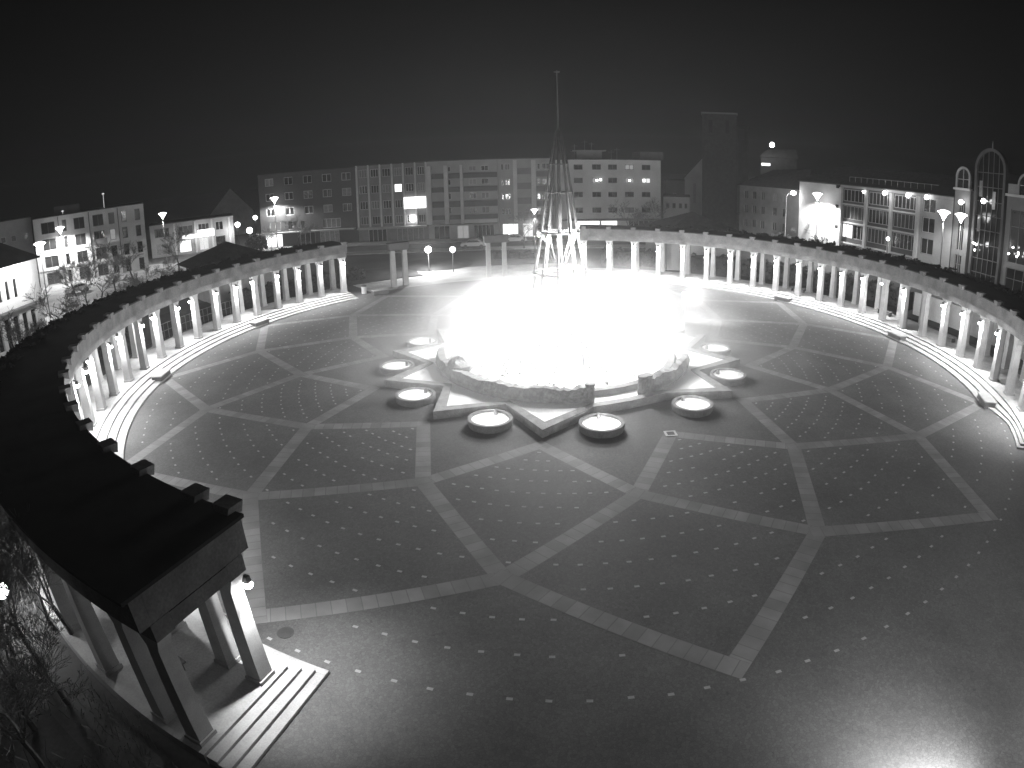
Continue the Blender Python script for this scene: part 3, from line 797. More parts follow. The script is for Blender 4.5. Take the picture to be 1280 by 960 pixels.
# -- white block
X0 = 5.4; cx = [9.7,13.2,16.28,19.55,22.82]
rows = []
for j, zc in enumerate((4.9,7.9,10.6,13.15)):
    r = []
    for i, c in enumerate(cx):
        pane = 'glass'
        if (j,i) in ((2,4),): pane = 'litweak'
        if (j,i) in ((3,3),(2,1),(2,3)): pane = 'dimlit'
        if (j,i) in ((2,0),(0,3)): pane = 'curtain'
        r.append((c-X0-.85, c-X0+.85, pane, 1, 'dframe'))
    rows.append((zc-.5, zc+.5, r))
rows.append((.3,2.9,[(3.6,8.4,'lit',0),(8.6,11.8,'lit',0),(14.0,19.0,'glass',4)]))
F, wb = block('white_apartment_block', 'wide white apartment block with small paired windows, right of the pole sculpture', 'building', (X0,76.0), (25.7,76.0), 12, 14.55, 'white', rows)
b = MB(); b.fbox(F, 0.5, 19.8, .001, 1.3, 3.0, 3.3); b.build('canopy', M['dark'], wb)
for (u, z) in ((7.82,10.6),(8.5,10.7),(14.15,10.6),(17.0,10.65)):
    b = MB(); c = F(u,.05,z); b.lathe([(.01,-.16),(.16,-.1),(.2,0),(.16,.1),(.01,.16)], c, 10); b.build('window_light', M['lamp'], wb)
b = MB(); b.fbox(F, 4.5, 9.5, -9, -4, 14.72, 16.2); b.build('penthouse', M['mid'], wb)
b = MB(); b.fbox(F, 3.6, 10.2, -9.6, -3.4, 16.2, 16.45); b.build('penthouse_roof', M['mid'], wb)
b = MB(); b.fbox(F, 16.8, 21.6, -10, -3, 14.72, 16.2); b.build('penthouse', M['dark'], wb)
b = MB()
for u, h_ in ((4.2,17.6),(6.2,18.4),(7.6,18.0),(11.5,16.4),(12.6,16.9)):
    b = MB(); b.tube(F(u,-5,14.7), F(u,-5,h_), .05,.04,5); b.tube(F(u-.6,-5,h_-.3), F(u+.6,-5,h_-.3), .03,.03,4); b.build('antenna', M['steel'], wb)
# -- low link building
F, lk = block('low_link_building', 'low pale flat-roofed building between the white block and the church', 'building', bearing(14.2,135), bearing(16.6,135), 9, 6.9, 'white', [(4.4,5.6,[(.5,1.3,'glass',0),(1.9,2.7,'glass',0),(3.3,4.1,'glass',0),(4.5,5.2,'glass',0)])])
F, lk2 = block('gabled_house', 'dark house between the white block and the church nave', 'building', bearing(14.3,150), bearing(16.8,150), 9, 10.0, 'dark', [(6.0,7.0,[(2,2.8,'glass',0)])])
# -- church
Tt = Facade(bearing(17.75,150), bearing(20.95,150))
ch = thing('church', 'tall square church tower with a steep gabled nave, faint against the night sky', 'church', Tt(Tt.L/2,0,0))
b = MB(); b.fbox(Tt, 0, Tt.L, -8.3, -.3, 0, 26.2); wall_front(b, Tt, 0, Tt.L, 0, 26.2, [(21.6,24.8,[(1.6,2.5),(5.6,6.5)]),(12.8,13.8,[(3.8,4.4)])], .3); b.build('tower', M['tile'], ch)
b = MB(); b.fbox(Tt, -.2, Tt.L+.2, -8.5, .2, 26.2, 26.6); b.build('cornice', M['mid'], ch)
for u in (2.05, 6.05):
    b = MB(); b.fbox(Tt, u-.44, u+.44, -.28, -.2, 21.62, 24.78); b.build('louvre', M['glass'], ch)
Nv = Facade(bearing(16.15,146), bearing(17.74,146)); W_ = Nv.L
b = MB(); zt0, zt1 = 10.8, 15.4
b.hexa([Nv(0,0,0),Nv(W_,0,0),Nv(W_,-5,0),Nv(0,-5,0),Nv(0,0,zt0),Nv(W_,0,zt1),Nv(W_,-5,zt1),Nv(0,-5,zt0)]); b.build('nave_wall', M['grey'], ch)
b = MB(); b.hexa([Nv(-.4,.3,zt0-.3),Nv(W_,.3,zt1+.05),Nv(W_,-22,zt1+.05),Nv(-.4,-22,zt0-.3),Nv(-.4,.3,zt0-.05),Nv(W_,.3,zt1+.35),Nv(W_,-22,zt1+.35),Nv(-.4,-22,zt0-.05)]); b.build('nave_roof', M['tile'], ch)
b = MB(); b.fbox(Nv, 2.0,2.6,.001,.05,5.0,9.6); b.build('window', M['curtain'], ch)
# -- hip roofed house right of the church
Fh = Facade(bearing(21.2,128), bearing(27.3,118))
hh = thing('hip_roofed_house', 'large dark house with a hipped roof between the church tower and the office block', 'building', Fh(Fh.L/2,0,0))
b = MB(); b.fbox(Fh, 0, Fh.L, -12, -.222, 0, 10.2)
hw = [(1.2,2.2),(3.4,4.4),(5.6,6.6),(8.6,9.6),(11,12)]
wall_front(b, Fh, 0, Fh.L, 0, 10.202, [(2,3.6,hw),(4.8,6.4,hw),(7.6,9.2,hw)]); b.build('wall', M['mid'], hh)
for za in (2,4.8,7.6):
    for ua, ub in hw: window(Fh, hh, ua, ub, za, za+1.6, 1, 'curtain' if (za > 7 and ua > 5) else 'glass', 'mid')
b = MB(); i = 0
e0, e1, e2, e3 = Fh(-.5,.5,10.2), Fh(Fh.L+.5,.5,10.2), Fh(Fh.L+.5,-12.5,10.2), Fh(-.5,-12.5,10.2); r0, r1 = Fh(4,-6,13.6), Fh(Fh.L-3,-6,14.2)
b.v = [e0,e1,e2,e3,r0,r1]; b.f = [(0,1,5,4),(1,2,5),(2,3,4,5),(3,0,4),(3,2,1,0)]; b.m = [0]*5; b.build('roof', M['tile'], hh)
# -- hill house with lit gable far away
Fx = Facade(bearing(23.1,210), bearing(26.4,210))
hl = thing('hilltop_building', 'far building on the hill with a lit facade and roof edge above the right roofs', 'building', Fx(6,0,0))
b = MB(); b.fbox(Fx, 0, Fx.L, -12, 0, 0, 17.5); b.build('wall', M['dark'], hl)
b = MB(); b.hexa([Fx(-.5,.6,17.5),Fx(Fx.L+.5,.6,17.5),Fx(Fx.L+.5,-12,17.5),Fx(-.5,-12,17.5),Fx(2,-4,20),Fx(Fx.L,-4,20.6),Fx(Fx.L,-8,20.6),Fx(2,-8,20)]); b.build('roof', M['dark'], hl)
b = MB(); b.fbox(Fx, .3, 3.2, .01, .2, 14.6, 15.4); b.build('lit_sign', M['sign'], hl)
light('lamp_light','POINT',Fx(2.5,4,19.5),500,None,.4)
Fy = Facade(bearing(20.95,190), bearing(22.0,190))
fh = thing('far_house', 'small far house with one pale window right of the church tower', 'building', Fy(1.5,0,0))
b = MB(); b.fbox(Fy,-.5,Fy.L,-8,0,0,26); b.build('wall', M['dark'], fh)
b = MB(); b.fbox(Fy,.5,2.2,.01,.1,21.8,25.2); b.build('window', M['dimlit2'] if 'dimlit2' in M else M['curtain'], fh)
# -- office block on the right
P0, P1 = bearing(26.7,112), bearing(40.95,89.6)
rows = []
bays = [(11.2,16.3),(17.0,21.6),(22.3,26.9)]
for j, (za, zb) in enumerate(((.4,2.6),(3.7,5.9),(6.7,8.8),(9.5,11.4))):
    r = []
    for bi, (ua, ub) in enumerate(bays):
        if j == 1 and bi == 0:
            r.append((ua, ua+2.4, 'lit', 2)); r.append((ua+2.55, ub, 'glass', 2))
        else: r.append((ua, ub, 'glass' if (j+bi) % 2 else 'curtaindark', 5))
    rows.append((za, zb, r))
    rows[-1][2].append((28.0,30.3,'glass',1))
M['curtaindark'] = mat('dim_office_glass', .05, rough=.3, var=.4, scale=1.2)
F, ob = block('office_block', 'long office block with a floodlit blank left end wall and three glazed bays', 'building', P0, P1, 16, 12.0, 'dark', rows)
for u in (10.9,16.65,21.95,27.2):
    b = MB(); b.fbox(F, u-.25, u+.25, .001, .5, 0, 11.6); b.build('pilaster', M['white'], ob)
for za in (2.75,6.0,8.9):
    b = MB(); b.fbox(F, 11.2, 26.9, .002, .2, za, za+.25); b.build('sill_band', M['white'], ob)
b = MB(); Lr = F.L
b.v = [F(-.3,.5,12.16),F(Lr+.3,.5,12.16),F(Lr+.3,-16.5,12.16),F(-.3,-16.5,12.16),F(4,-7,15.2),F(Lr-3,-7,14.9)]
b.f = [(0,1,5,4),(1,2,5),(2,3,4,5),(3,0,4),(3,2,1,0)]; b.m = [0]*5; b.build('roof_slope', M['tile'], ob)
b = MB(); b.fbox(F, .1, 10.6, .002, .06, 0, 11.9); b.build('end_wall', M['white'], ob)
b = MB(); b.fbox(F, 10.62, F.L, .002, .07, 11.62, 12.1); b.build('parapet', M['grey'], ob)
b = MB()
for za, zb in ((0,.38),(2.62,3.68),(5.92,6.68),(8.82,9.48),(11.42,11.6)): b.fbox(F, 27.46, F.L, .003, .06, za, zb)
for za, zb in ((.38,2.62),(3.68,5.92),(6.68,8.82),(9.48,11.42)): b.fbox(F, 27.46, 27.98, .003, .06, za, zb); b.fbox(F, 30.32, F.L, .003, .06, za, zb)
b.build('side_wall', M['grey'], ob)
for k in range(14):
    b = MB(); u = 12+1.3*k; b.tube(F(u,-.6,12.6), F(u,-.6,13.4), .03,.03,5); b.tube(F(u,-.6,13.4), F(u+1.3,-.6,13.38), .03,.03,5); b.build('roof_rail', M['steel'], ob)
for k, (u, z) in enumerate(((16.4,11.3),(20.9,11.45),(25.6,11.55),(29.1,11.6))):
    b = MB(); r = .18 if k == 0 else .32; c = F(u,.75,z)
    b.lathe([(r*math.sin(PI*q/8)+.002, -r*math.cos(PI*q/8)) for q in range(9)], c, 12)
    b.tube(F(u,.0,z), F(u,.75,z), .04,.04,5); b.build('wall_lamp', M['lamp'], ob)
light('wall_light','POINT',F(23,2.2,11.3),260,None,.3)
for z in (4.9,8.2,11.4):
    b = MB(); b.fbox(F, 9.5, 10.5, .065, .1, z, z+.55); b.build('vent_window', M['glass'], ob)
# -- arched building
def arch_wall(b, F, uc, w, zb, zt, n0, n1, ring=.28, mi=0):
    N = 14; i0 = None
    pts_o = [(uc+(w/2)*math.cos(PI*k/N), zt-w/2+(w/2)*math.sin(PI*k/N)) for k in range(N+1)]
    pts_i = [(uc+(w/2-ring)*math.cos(PI*k/N), zt-w/2+(w/2-ring)*math.sin(PI*k/N)) for k in range(N+1)]
    pts_o = [(uc+w/2, zb)]+pts_o+[(uc-w/2, zb)]; pts_i = [(uc+w/2-ring, zb)]+pts_i+[(uc-w/2+ring, zb)]
    for k in range(len(pts_o)-1):
        (a,za),(c,zc),(d,zd),(e,ze) = pts_o[k], pts_o[k+1], pts_i[k+1], pts_i[k]
        b.hexa([F(a,n0,za),F(c,n0,zc),F(d,n0,zd),F(e,n0,ze),F(a,n1,za),F(c,n1,zc),F(d,n1,zd),F(e,n1,ze)], mi)
    return pts_i
def arch_fill(b, F, pts, n, zb):
    i = len(b.v); b.v += [F(u, n, z) for u, z in pts]; b.f.append(tuple(range(i, i+len(pts)))); b.m.append(0)
# left bay
Fa = Facade(bearing(41.0,89.4), bearing(42.45,87.6)); ar = thing('arched_building', 'building with a tall glass tower under a round arch and smaller arched gables', 'building', Fa(2,0,0))
def bay(Fq, u0, u1, top, ga):
    b = MB(); b.fbox(Fq, u0, u1, -10, -.3, 0, top-.002)
    w = u1-u0
    wall_front(b, Fq, u0, u1, 0, top, [(.6,4.6,[(u0+.8,u1-.8)]),(5.2,11.6,[(u0+.8,u1-.8)])], .29); b.build('wall', M['mid'], ar)
    window(Fq, ar, u0+.8, u1-.8, .6, 4.6, 2, 'glass', 'mid', hbar=True); window(Fq, ar, u0+.8, u1-.8, 5.2, 11.6, 2, 'glass', 'mid', hbar=True)
    b = MB(); b.fbox(Fq, u0-.1, u1+.1, -.3, .35, top, top+.3); b.build('cornice', M['white'], ar)
    b = MB(); uc = (u0+u1)/2
    pi_ = arch_wall(b, Fq, uc, 2.6, top+.3, ga, -.25, .1, .3)
    b.fbox(Fq, u0+.1, uc-1.31, -.25, .05, top+.302, top+1.5); b.fbox(Fq, uc+1.31, u1-.1, -.25, .05, top+.302, top+1.5)
    gb_ = b.build('arched_gable', M['grey'], ar)
    b = MB(); arch_fill(b, Fq, pi_, -.1, 0); b.build('gable_window', M['glass'], gb_)
    b = MB(); b.fbox(Fq, uc-.04, uc+.04, -.09, .0, top+.3, ga-.35); b.fbox(Fq, uc-.95, uc+.95, -.09, .0, top+1.4, top+1.48); b.build('mullion', M['frame'], gb_)
bay(Fa, .05, Fa.L-.05, 13.1, 16.2)
Fb = Facade(bearing(42.5,87), bearing(48.8,80)); 
# tower: half-octagonal glass bay
tw = (.75, 6.0)
b = MB(); b.fbox(Fb, tw[0], tw[1], -6, -.3, 0, 15.8); b.build('tower_core', M['dark'], ar)
uc = (tw[0]+tw[1])/2
b = MB(); pi_ = arch_wall(b, Fb, uc, tw[1]-tw[0], 0, 18.7, -.3, .35, .38); b.build('tower_arch', M['dark'], ar)
b = MB(); arch_fill(b, Fb, pi_, .0, 0); b.build('tower_glass', M['glass'], ar)
b = MB()
for k in range(1, 5):
    u = tw[0]+.38+k*(tw[1]-tw[0]-.76)/5; ztop = 18.7-(tw[1]-tw[0])/2+math.sqrt(max(0,((tw[1]-tw[0])/2-.4)**2-(u-uc)**2)); b.fbox(Fb, u-.05, u+.05, .01, .12, 0, ztop)
for z in (1.2,3,4.8,6.6,8.4,10.2,12,13.8,15.6):
    b.fbox(Fb, tw[0]+.4, tw[1]-.4, .01, .09, z, z+.1)
b.build('tower_mullion', M['dark'], ar)
b = MB(); b.tube(Fb(uc,-.1,18.7), Fb(uc,-.1,19.6), .1,.03,6); b.build('finial', M['grey'], ar)
for (u, z0_, z1_) in ((1.5,12.6,14.6),(3.9,11.2,13.4),(1.5,8.2,9.8)):  # pale sheets: light reflected in the tower glass, put into the colour
    b = MB(); b.fbox(Fb, u, u+.5, .13, .15, z0_, z1_); b.build('painted_reflection', M['curtain'], ar)
bay(Fb, 6.2, 12.0, 13.1, 16.0)
for (F_, u, z) in ((Fa,1.9,11.55),(Fb,2.95,12.1)):
    b = MB(); c = F_(u,.9,z); r = .32; b.lathe([(r*math.sin(PI*q/8)+.002, -r*math.cos(PI*q/8)) for q in range(9)], c, 12); b.tube(F_(u,.1,z), c, .04,.04,5); b.build('wall_lamp', M['lamp'], ar)
for k in range(9):
    b = MB(); F_, u = (Fb, random.uniform(1.0,2.2)) if k < 4 else (Fb, random.uniform(7,9.5)); z = random.uniform(5.6,7.2); c = F_(u,.5,z)
    b.lathe([(.12*math.sin(PI*q/6)+.002, -.12*math.cos(PI*q/6)) for q in range(7)], c, 8); b.build('hanging_light', M['lamp'], ar)
light('wall_light','POINT',Fb(1.5,2.5,6.5),90,None,.3); light('wall_light','POINT',Fb(8.0,2.5,6.5),80,None,.3)

# -- pale apartment block on the left
P0, P1 = bearing(-43.6,118), bearing(-33.4,118)
wx = [(1.4,4.0),(5.4,6.2),(7.6,9.6),(11.2,13.2),(14.2,15.3),(16.6,17.6),(19.2,20.2)]
rows = []
for j, (za, zb) in enumerate(((.2,2.3),(3.2,5.2),(6.2,8.2),(9.1,11.1))):
    rows.append((za, zb, [(a, c, 'dimlit' if (i, j) in ((4,2),) else 'glass', 0 if c-a < 1.3 else 1, 'dframe') for i, (a, c) in enumerate(wx)]))
F, la = block('pale_apartment_block', 'pale four-storey apartment block lit by street lamps on the left', 'building', P0, P1, 12, 11.9, 'white', rows)
for z in (2.7,5.7,8.6):
    b = MB(); b.fbox(F, 0, F.L, .001, .12, z, z+.14); b.build('string_course', M['white'], la)
b = MB()
for u in (4.7,10.5,16.0): b.tube(F(u,.1,0), F(u,.1,11.8), .07,.07,6)
b.build('downpipe', M['dsteel'], la)
for (u0,u1) in ((10.8,13.6),):
    b = MB(); b.fbox(F, u0, u1, .13, 1.1, 5.85, 6.0); b.fbox(F,u0,u1,1.0,1.1,6.0,6.9); b.build('balcony', M['mid'], la)
for (u, z) in ((5.7,12.6),(13.6,14.6)):
    b = MB(); b.lathe([(.01,-.14),(.3,0),(.01,.14)], F(u,-1,z), 10); b.tube(F(u,-1,12), F(u,-1,z), .04,.04,5); b.build('roof_light', M['litweak'], la)
b = MB(); b.fbox(F, 4.0, 9.0, -9, -3, 12.06, 13.5); b.build('penthouse', M['dark'], la)
# building behind its left end
F, lx = block('grey_flat_roofed_block', 'plain grey block behind the left end of the pale apartment block', 'building', bearing(-49,122), bearing(-43.75,122), 10, 12.4, 'grey', [(8.6,9.7,[(1,2,'curtain',0),(3,4,'curtain',0),(5,6,'curtain',0),(7,8,'curtain',0),(9.6,10.4,'glass',0)])])
# shop house
P0, P1 = bearing(-49.8,66), bearing(-43.7,73.5)
F = Facade(P0, P1); sh = thing('shop_house', 'two-storey shop house with a dark roof and an overexposed upper wall at the left edge', 'building', F(3,0,0))
sw = [(2.2,2.9),(3.5,4.2),(4.8,5.5),(6.1,6.8)]
b = MB(); b.fbox(F, 0, F.L, -9, -.222, 0, 8.6); wall_front(b, F, 0, F.L, 0, 8.602, [(.3,3.4,[(.8,1.7),(2.3,3.2),(3.8,4.7),(5.3,6.2),(6.8,7.7),(8.3,9.2)]),(5.1,7.2,sw)]); b.build('wall', M['white'], sh)
for a, c in sw: window(F, sh, a, c, 5.1, 7.2, 0, 'glass', 'frame')
for a, c in [(.8,1.7),(2.3,3.2),(3.8,4.7),(5.3,6.2),(6.8,7.7),(8.3,9.2)]: window(F, sh, a, c, .3, 3.4, 0, 'glass', 'frame')
b = MB(); b.fbox(F, -.1, F.L+.1, .001, .25, 3.9, 4.15); b.build('string_course', M['mid'], sh)
b = MB(); b.v = [F(-.4,.6,8.6),F(F.L+.4,.6,8.6),F(F.L+.4,-9.4,8.6),F(-.4,-9.4,8.6),F(2.5,-4.5,12.0),F(F.L-4.0,-4.5,12.0)]
b.f = [(0,1,5,4),(1,2,5),(2,3,4,5),(3,0,4),(3,2,1,0)]; b.m = [0]*5; b.build('roof', M['roof'], sh)
for k in range(6):
    b = MB(); b.fbox(F, 1.2+k*1.25, 1.4+k*1.25, .02, .35, 8.0, 8.35); b.build('eave_lamp', M['lamp'], sh)
light('eave_light','POINT',F(3.6,1.8,7.4),1100,None,.4); light('eave_light','POINT',F(7.0,1.8,7.4),1100,None,.4)
# low building
P0, P1 = bearing(-33,135), bearing(-25.2,135)
rows = [(4.1,5.9,[(1.0,4.2,'glass',3,'dframe'),(6.2,9.4,'curtain',2),(10.6,13.0,'glass',2),(14.4,16.0,'glass',1)]),(.4,2.9,[(1,4.6,'curtain',2),(6.2,8.8,'lit',1),(10.6,12.6,'litweak',1),(14.2,16.4,'glass',0)])]
F, lo = block('low_shop_building', 'low two-storey shop building with a glowing sign, left of the dark pavilion roof', 'building', P0, P1, 10, 6.75, 'grey', rows)
b = MB(); b.fbox(F, 7.0, 14.0, .1, .4, 3.15, 3.85); b.fbox(F, 10.4, 14.0, .1, .4, 3.85, 4.6); b.build('lit_sign', M['sign'], lo)
for u in (5.4,9.9,13.6,17.4):
    b = MB(); b.fbox(F, u-.2, u+.2, .001, .25, 0, 6.6); b.build('pilaster', M['white'], lo)
light('sign_light','POINT',F(11.5,2.2,3.6),450,None,.4); light('sign_light','POINT',F(17.6,1.8,3.6),420,None,.3)
# dark gabled house behind
Fg = Facade(bearing(-27.3,165), bearing(-23.3,165)); gh = thing('dark_gabled_house', 'tall dark gabled house behind the low shop building', 'building', Fg(5,0,0))
w = Fg.L; b = MB(); b.v = [Fg(0,0,0),Fg(w,0,0),Fg(w,0,6),Fg(w*.5,0,12.2),Fg(0,0,6),Fg(0,-10,0),Fg(w,-10,0),Fg(w,-10,6),Fg(w*.5,-10,12.2),Fg(0,-10,6)]
b.f = [(0,1,2,3,4),(9,8,7,6,5),(0,4,9,5),(1,6,7,2)]; b.m = [0]*4; b.build('wall', M['mid'], gh)
b = MB()
b.hexa([Fg(-.4,.4,5.6),Fg(w*.5,.4,12.21),Fg(w*.5,-10.4,12.21),Fg(-.4,-10.4,5.6),Fg(-.4,.4,5.85),Fg(w*.5,.4,12.5),Fg(w*.5,-10.4,12.5),Fg(-.4,-10.4,5.85)])
b.hexa([Fg(w*.5+.001,.4,12.21),Fg(w+.4,.4,5.6),Fg(w+.4,-10.4,5.6),Fg(w*.5+.001,-10.4,12.21),Fg(w*.5+.001,.4,12.5),Fg(w+.4,.4,5.85),Fg(w+.4,-10.4,5.85),Fg(w*.5+.001,-10.4,12.5)]); b.build('roof', M['tile'], gh)

# pavilions with pyramid roofs behind the colonnades
for (az, d, w, ze, za, lb_) in ((-26.0,80,5.6,4.1,6.6,'small pavilion with a dark pyramid roof behind the left colonnade'),(16.84,88,6.6,4.7,7.4,'small pavilion with a dark pyramid roof behind the right colonnade')):
    c = bearing(az, d); th = thing('pavilion', lb_, 'pavilion', c, 'pyramid-roofed pavilions')
    a = R(-az); ex = Vector((math.cos(a+.35), math.sin(a+.35), 0)); ey = Vector((-ex.y, ex.x, 0)); c = Vector(c)
    def Q(x, y, z): v = c+ex*x+ey*y; return (v.x, v.y, z)
    b = MB(); b.hexa([Q(-w*.8,-w*.8,0),Q(w*.8,-w*.8,0),Q(w*.8,w*.8,0),Q(-w*.8,w*.8,0),Q(-w*.8,-w*.8,ze),Q(w*.8,-w*.8,ze),Q(w*.8,w*.8,ze),Q(-w*.8,w*.8,ze)]); b.build('wall', M['grey'], th)
    b = MB(); b.v = [Q(-w,-w,ze),Q(w,-w,ze),Q(w,w,ze),Q(-w,w,ze),Q(0,0,za)]; b.f = [(0,1,4),(1,2,4),(2,3,4),(3,0,4),(3,2,1,0)]; b.m = [0]*5; b.build('roof', M['tile'], th)

# walls and railing seen between the columns
b = MB(); b.sector(7.0,7.25,0,2.4,-12,16,2); o = b.build('garden_wall', M['white'], None, origin=pol(39,2)); tag(o, 'long pale garden wall behind the right colonnade', 'wall')
th = thing('railing', 'thin steel railing behind the left colonnade', 'railing', pol(rr(158)+4.9,158))
for k in range(19):
    t = 150+k; b = MB(); c = pol(rr(t)+4.9, t); b.tube((c[0],c[1],0),(c[0],c[1],1.5),.025,.025,5); b.build('post', M['steel'], th)
for z in (.8,1.5):
    b = MB()
    for k in range(18): b.tube(pol(rr(150+k)+4.9,150+k,z), pol(rr(151+k)+4.9,151+k,z), .025,.025,5)
    b.build('rail', M['steel'], th)

# ------------------------------------------------------------------ plants
def bare_tree(seed, h, spread=.55, levels=5, nb=3, trunk_r=.14, fork=.25, rm=.02):
    rng = random.Random(seed)
    th = thing('bare_tree', '', 'tree', (0,0,0), 'bare trees')
    tb_, cb = MB(), MB()
    def grow(p, d, L, r, lev):
        q = p
        seg = 3 if lev < 2 else 2
        for s_ in range(seg):
            d = (d+Vector((rng.gauss(0,.12),rng.gauss(0,.12),rng.gauss(.03,.06)))).normalized()
            q2 = q+d*(L/seg); r2 = r*(1-.28/seg*1.2)
            (tb_ if lev == 0 else cb).tube(q, q2, max(r,rm), max(r2,rm*.9), 6 if lev < 2 else 3, caps=False); q = q2; r = r2
            if lev >= 1 and lev < levels and rng.random() < .75:
                dd = (d+Vector((rng.gauss(0,1),rng.gauss(0,1),rng.gauss(0,.5)))*spread).normalized()
                grow(q, dd, L*.6, r*.5, min(levels, lev+1+(rng.random() < .5)))
        if lev < levels:
            for k in range(nb if lev < 3 else 2+(rng.random() < .6)):
                dd = (d+Vector((rng.gauss(0,1),rng.gauss(0,1),rng.gauss(.15,.45)))*spread).normalized()
                grow(q, dd, L*rng.uniform(.6,.85), r*.62, lev+1)
    grow(Vector((0,0,0)), Vector((0,0,1)), h*fork, trunk_r, 0)
    tb_.build('trunk', M['bark'], th); cb.build('crown', M['twig'], th)
    return th
T = [bare_tree(1, 10.5, .55, 5, 3), bare_tree(2, 8.5, .7, 5, 3), bare_tree(9, 13, .5, 6, 3, .2, .25, .009)]
TP = [(0,(-53,17,0),1.0,0,'bare tree just left of the big black roof, lower of the two street-side trees'),(1,(-49,6,0),1.05,1,'bare shrubby tree at the left edge below the shop house'),
      (1,(-46,-3.5,0),1.0,2,'bare shrubby tree at the left edge over the black roof'),(0,(-57.5,30,0),1.05,3,'bare tree before the middle of the pale apartment block'),
      (1,(-62.5,42,0),1.05,4,'bare tree before the right end of the pale apartment block'),(0,(-55.5,45,0),1.0,5,'bare tree left of the dark pyramid roof'),
      (0,(-1.2,59,0),.8,.5,'slim bare tree on the far pavement left of the pole sculpture'),(1,(-43.5,70,0),1.05,1.2,'bare tree before the brick apartment block'),
      (1,(-50,71,0),.8,2.2,'small bare tree before the left end of the brick block'),(1,(17.5,70,0),1.15,.3,'broad bare tree before the white apartment block'),
      (0,(23,71,0),.9,.7,'bare tree before the right end of the white apartment block'),(1,(48,56,0),.9,1.7,'bare tree below the floodlit end wall'),
      (0,(58.5,45,0),.7,2.7,'bare tree before the middle of the office block'),(0,(57,27,0),.7,2.9,'bare tree before the arched building'),
      (2,(-18.6,-30.0,0),.55,3.1,'tall bare tree in the dark lower left, beside the colonnade'),(2,(-20.6,-31.3,0),.5,3.9,'tall bare tree in the dark lower left, before the glaring lamp'),
      (2,(-16.3,-35.2,0),.5,4.4,'bare tree at the very bottom of the lower left corner'),(2,(-20.4,-28.4,0),.5,5.1,'bare tree under the black roof edge at the lower left'),
      (1,(-60,11,0),1.1,5.5,'bare tree in the lit street right of the shop house'),(1,(-55.5,23,0),1.0,.9,'small bare tree between the shop house and the pale block'),
      (1,(-18.2,-35.6,0),.6,.4,'bushy bare tree in the lower left corner'),
      (1,(-22.6,-28.2,0),.6,2.5,'bushy bare tree above the glaring lamp at the left edge'),(2,(-19.9,-29.6,0),.45,1.1,'tall bare tree just right of the glaring lamp'),(2,(-19.2,-31.4,0),.52,2.1,'slim bare tree between the glaring lamp and the outer columns'),
      (2,(-17.6,-33.9,0),.55,.6,'slim bare tree low in the dark corner under the near columns'),(2,(-20.0,-33.2,0),.5,4.9,'bare tree at the left edge below the glaring lamp'),
      (2,(-18.8,-36.4,0),.55,5.6,'bare tree at the bottom edge near the lower left corner'),(2,(-22.8,-29.0,0),.5,3.2,'bare tree at the left edge above the glaring lamp'),
      (1,(-47,-10,0),1.0,3.5,'bare tree at the left edge, lowest above the black roof'),
      (1,(-68,33,0),1.0,4.5,'bare tree at the foot of the pale apartment block'),
      (1,(-43.5,1,0),.75,1.4,'low bare shrub beside the black roof at the left edge'),(1,(-45.5,11,0),.7,2.4,'low bare shrub by the black roof below the shop house corner'),
      (1,(-48,20,0),.75,3.4,'low bare shrub by the black roof below the pair of street lamps'),(1,(-50,27,0),.8,4.4,'low bare shrub by the black roof below the pale apartment block'),
      (1,(-51,35,0),.75,5.4,'low bare shrub left of the dark pyramid roof'),(1,(-41,-12,0),.8,.8,'low bare shrub at the left edge, lowest one above the roof'),(1,(-17.2,-32.6,0),.55,5.5,'bushy bare tree close to the outer columns of the near corner')]
used = set()
for v, loc, s_, rz, lb_ in TP:
    if v not in used: o = T[v]; used.add(v); o.location = loc; o.rotation_euler = (0,0,rz)
    else: o = copy_tree(T[v], loc, rz)
    o.scale = (s_,)*3; o['label'] = lb_

def leafmass(b, cfun, n, rng, smin=.12, smax=.28):
    for _ in range(n):
        c = Vector(cfun(rng)); s_ = rng.uniform(smin, smax)
        v1 = Vector((rng.gauss(0,1),rng.gauss(0,1),rng.gauss(0,1))).normalized()*s_; v2 = v1.orthogonal().normalized()*s_*.6
        b.quad(c-v1, c-v2, c+v1, c+v2)
def vine(t0, t1, n, label, hs=1.0):
    b = MB(); rng = random.Random(int(t0)+500)
    def cf(rng):
        t = rng.uniform(t0, t1); bump_ = .35+.25*math.sin(t*1.7)+.2*math.sin(t*4.1+1)
        return pol(rr(t)+rng.uniform(2.6,4.3), t, 5.75+rng.random()*max(.1,bump_)*.8*hs-.6*(rng.random() < .2))
    leafmass(b, cf, n, rng); o = b.build('climbing_plant', M['leaf'], None, origin=pol(rr((t0+t1)/2)+3.5,(t0+t1)/2,5.5)); tag(o, label, 'climbing plant')
vine(-38, 70, 11000, 'dark climbing plant along the back of the right colonnade roof')
vine(135, 222, 6000, 'dark climbing plant along the back of the left colonnade roof', .55)
def hedge(t0, t1, o0, o1, h, n, label):
    b = MB(); rng = random.Random(int(t0)+900)
    b.sector(o0+.25, o1-.25, 0, h-.25, t0, t1, 2)
    def cf(rng):
        t = rng.uniform(t0, t1); hh_ = h*(.85+.15*math.sin(t*2.3))
        z = rng.uniform(.05, hh_); o = rng.choice((o0, o1)) if rng.random() < .55 else rng.uniform(o0, o1)
        if o0 < o < o1: z = hh_
        return pol(rr(t)+o+rng.gauss(0,.08), t, z+rng.gauss(0,.08))
    leafmass(b, cf, n, rng, .1,.22); o = b.build('hedge', M['leaf'], None, origin=pol(rr((t0+t1)/2)+o0,(t0+t1)/2)); tag(o, label, 'hedge')
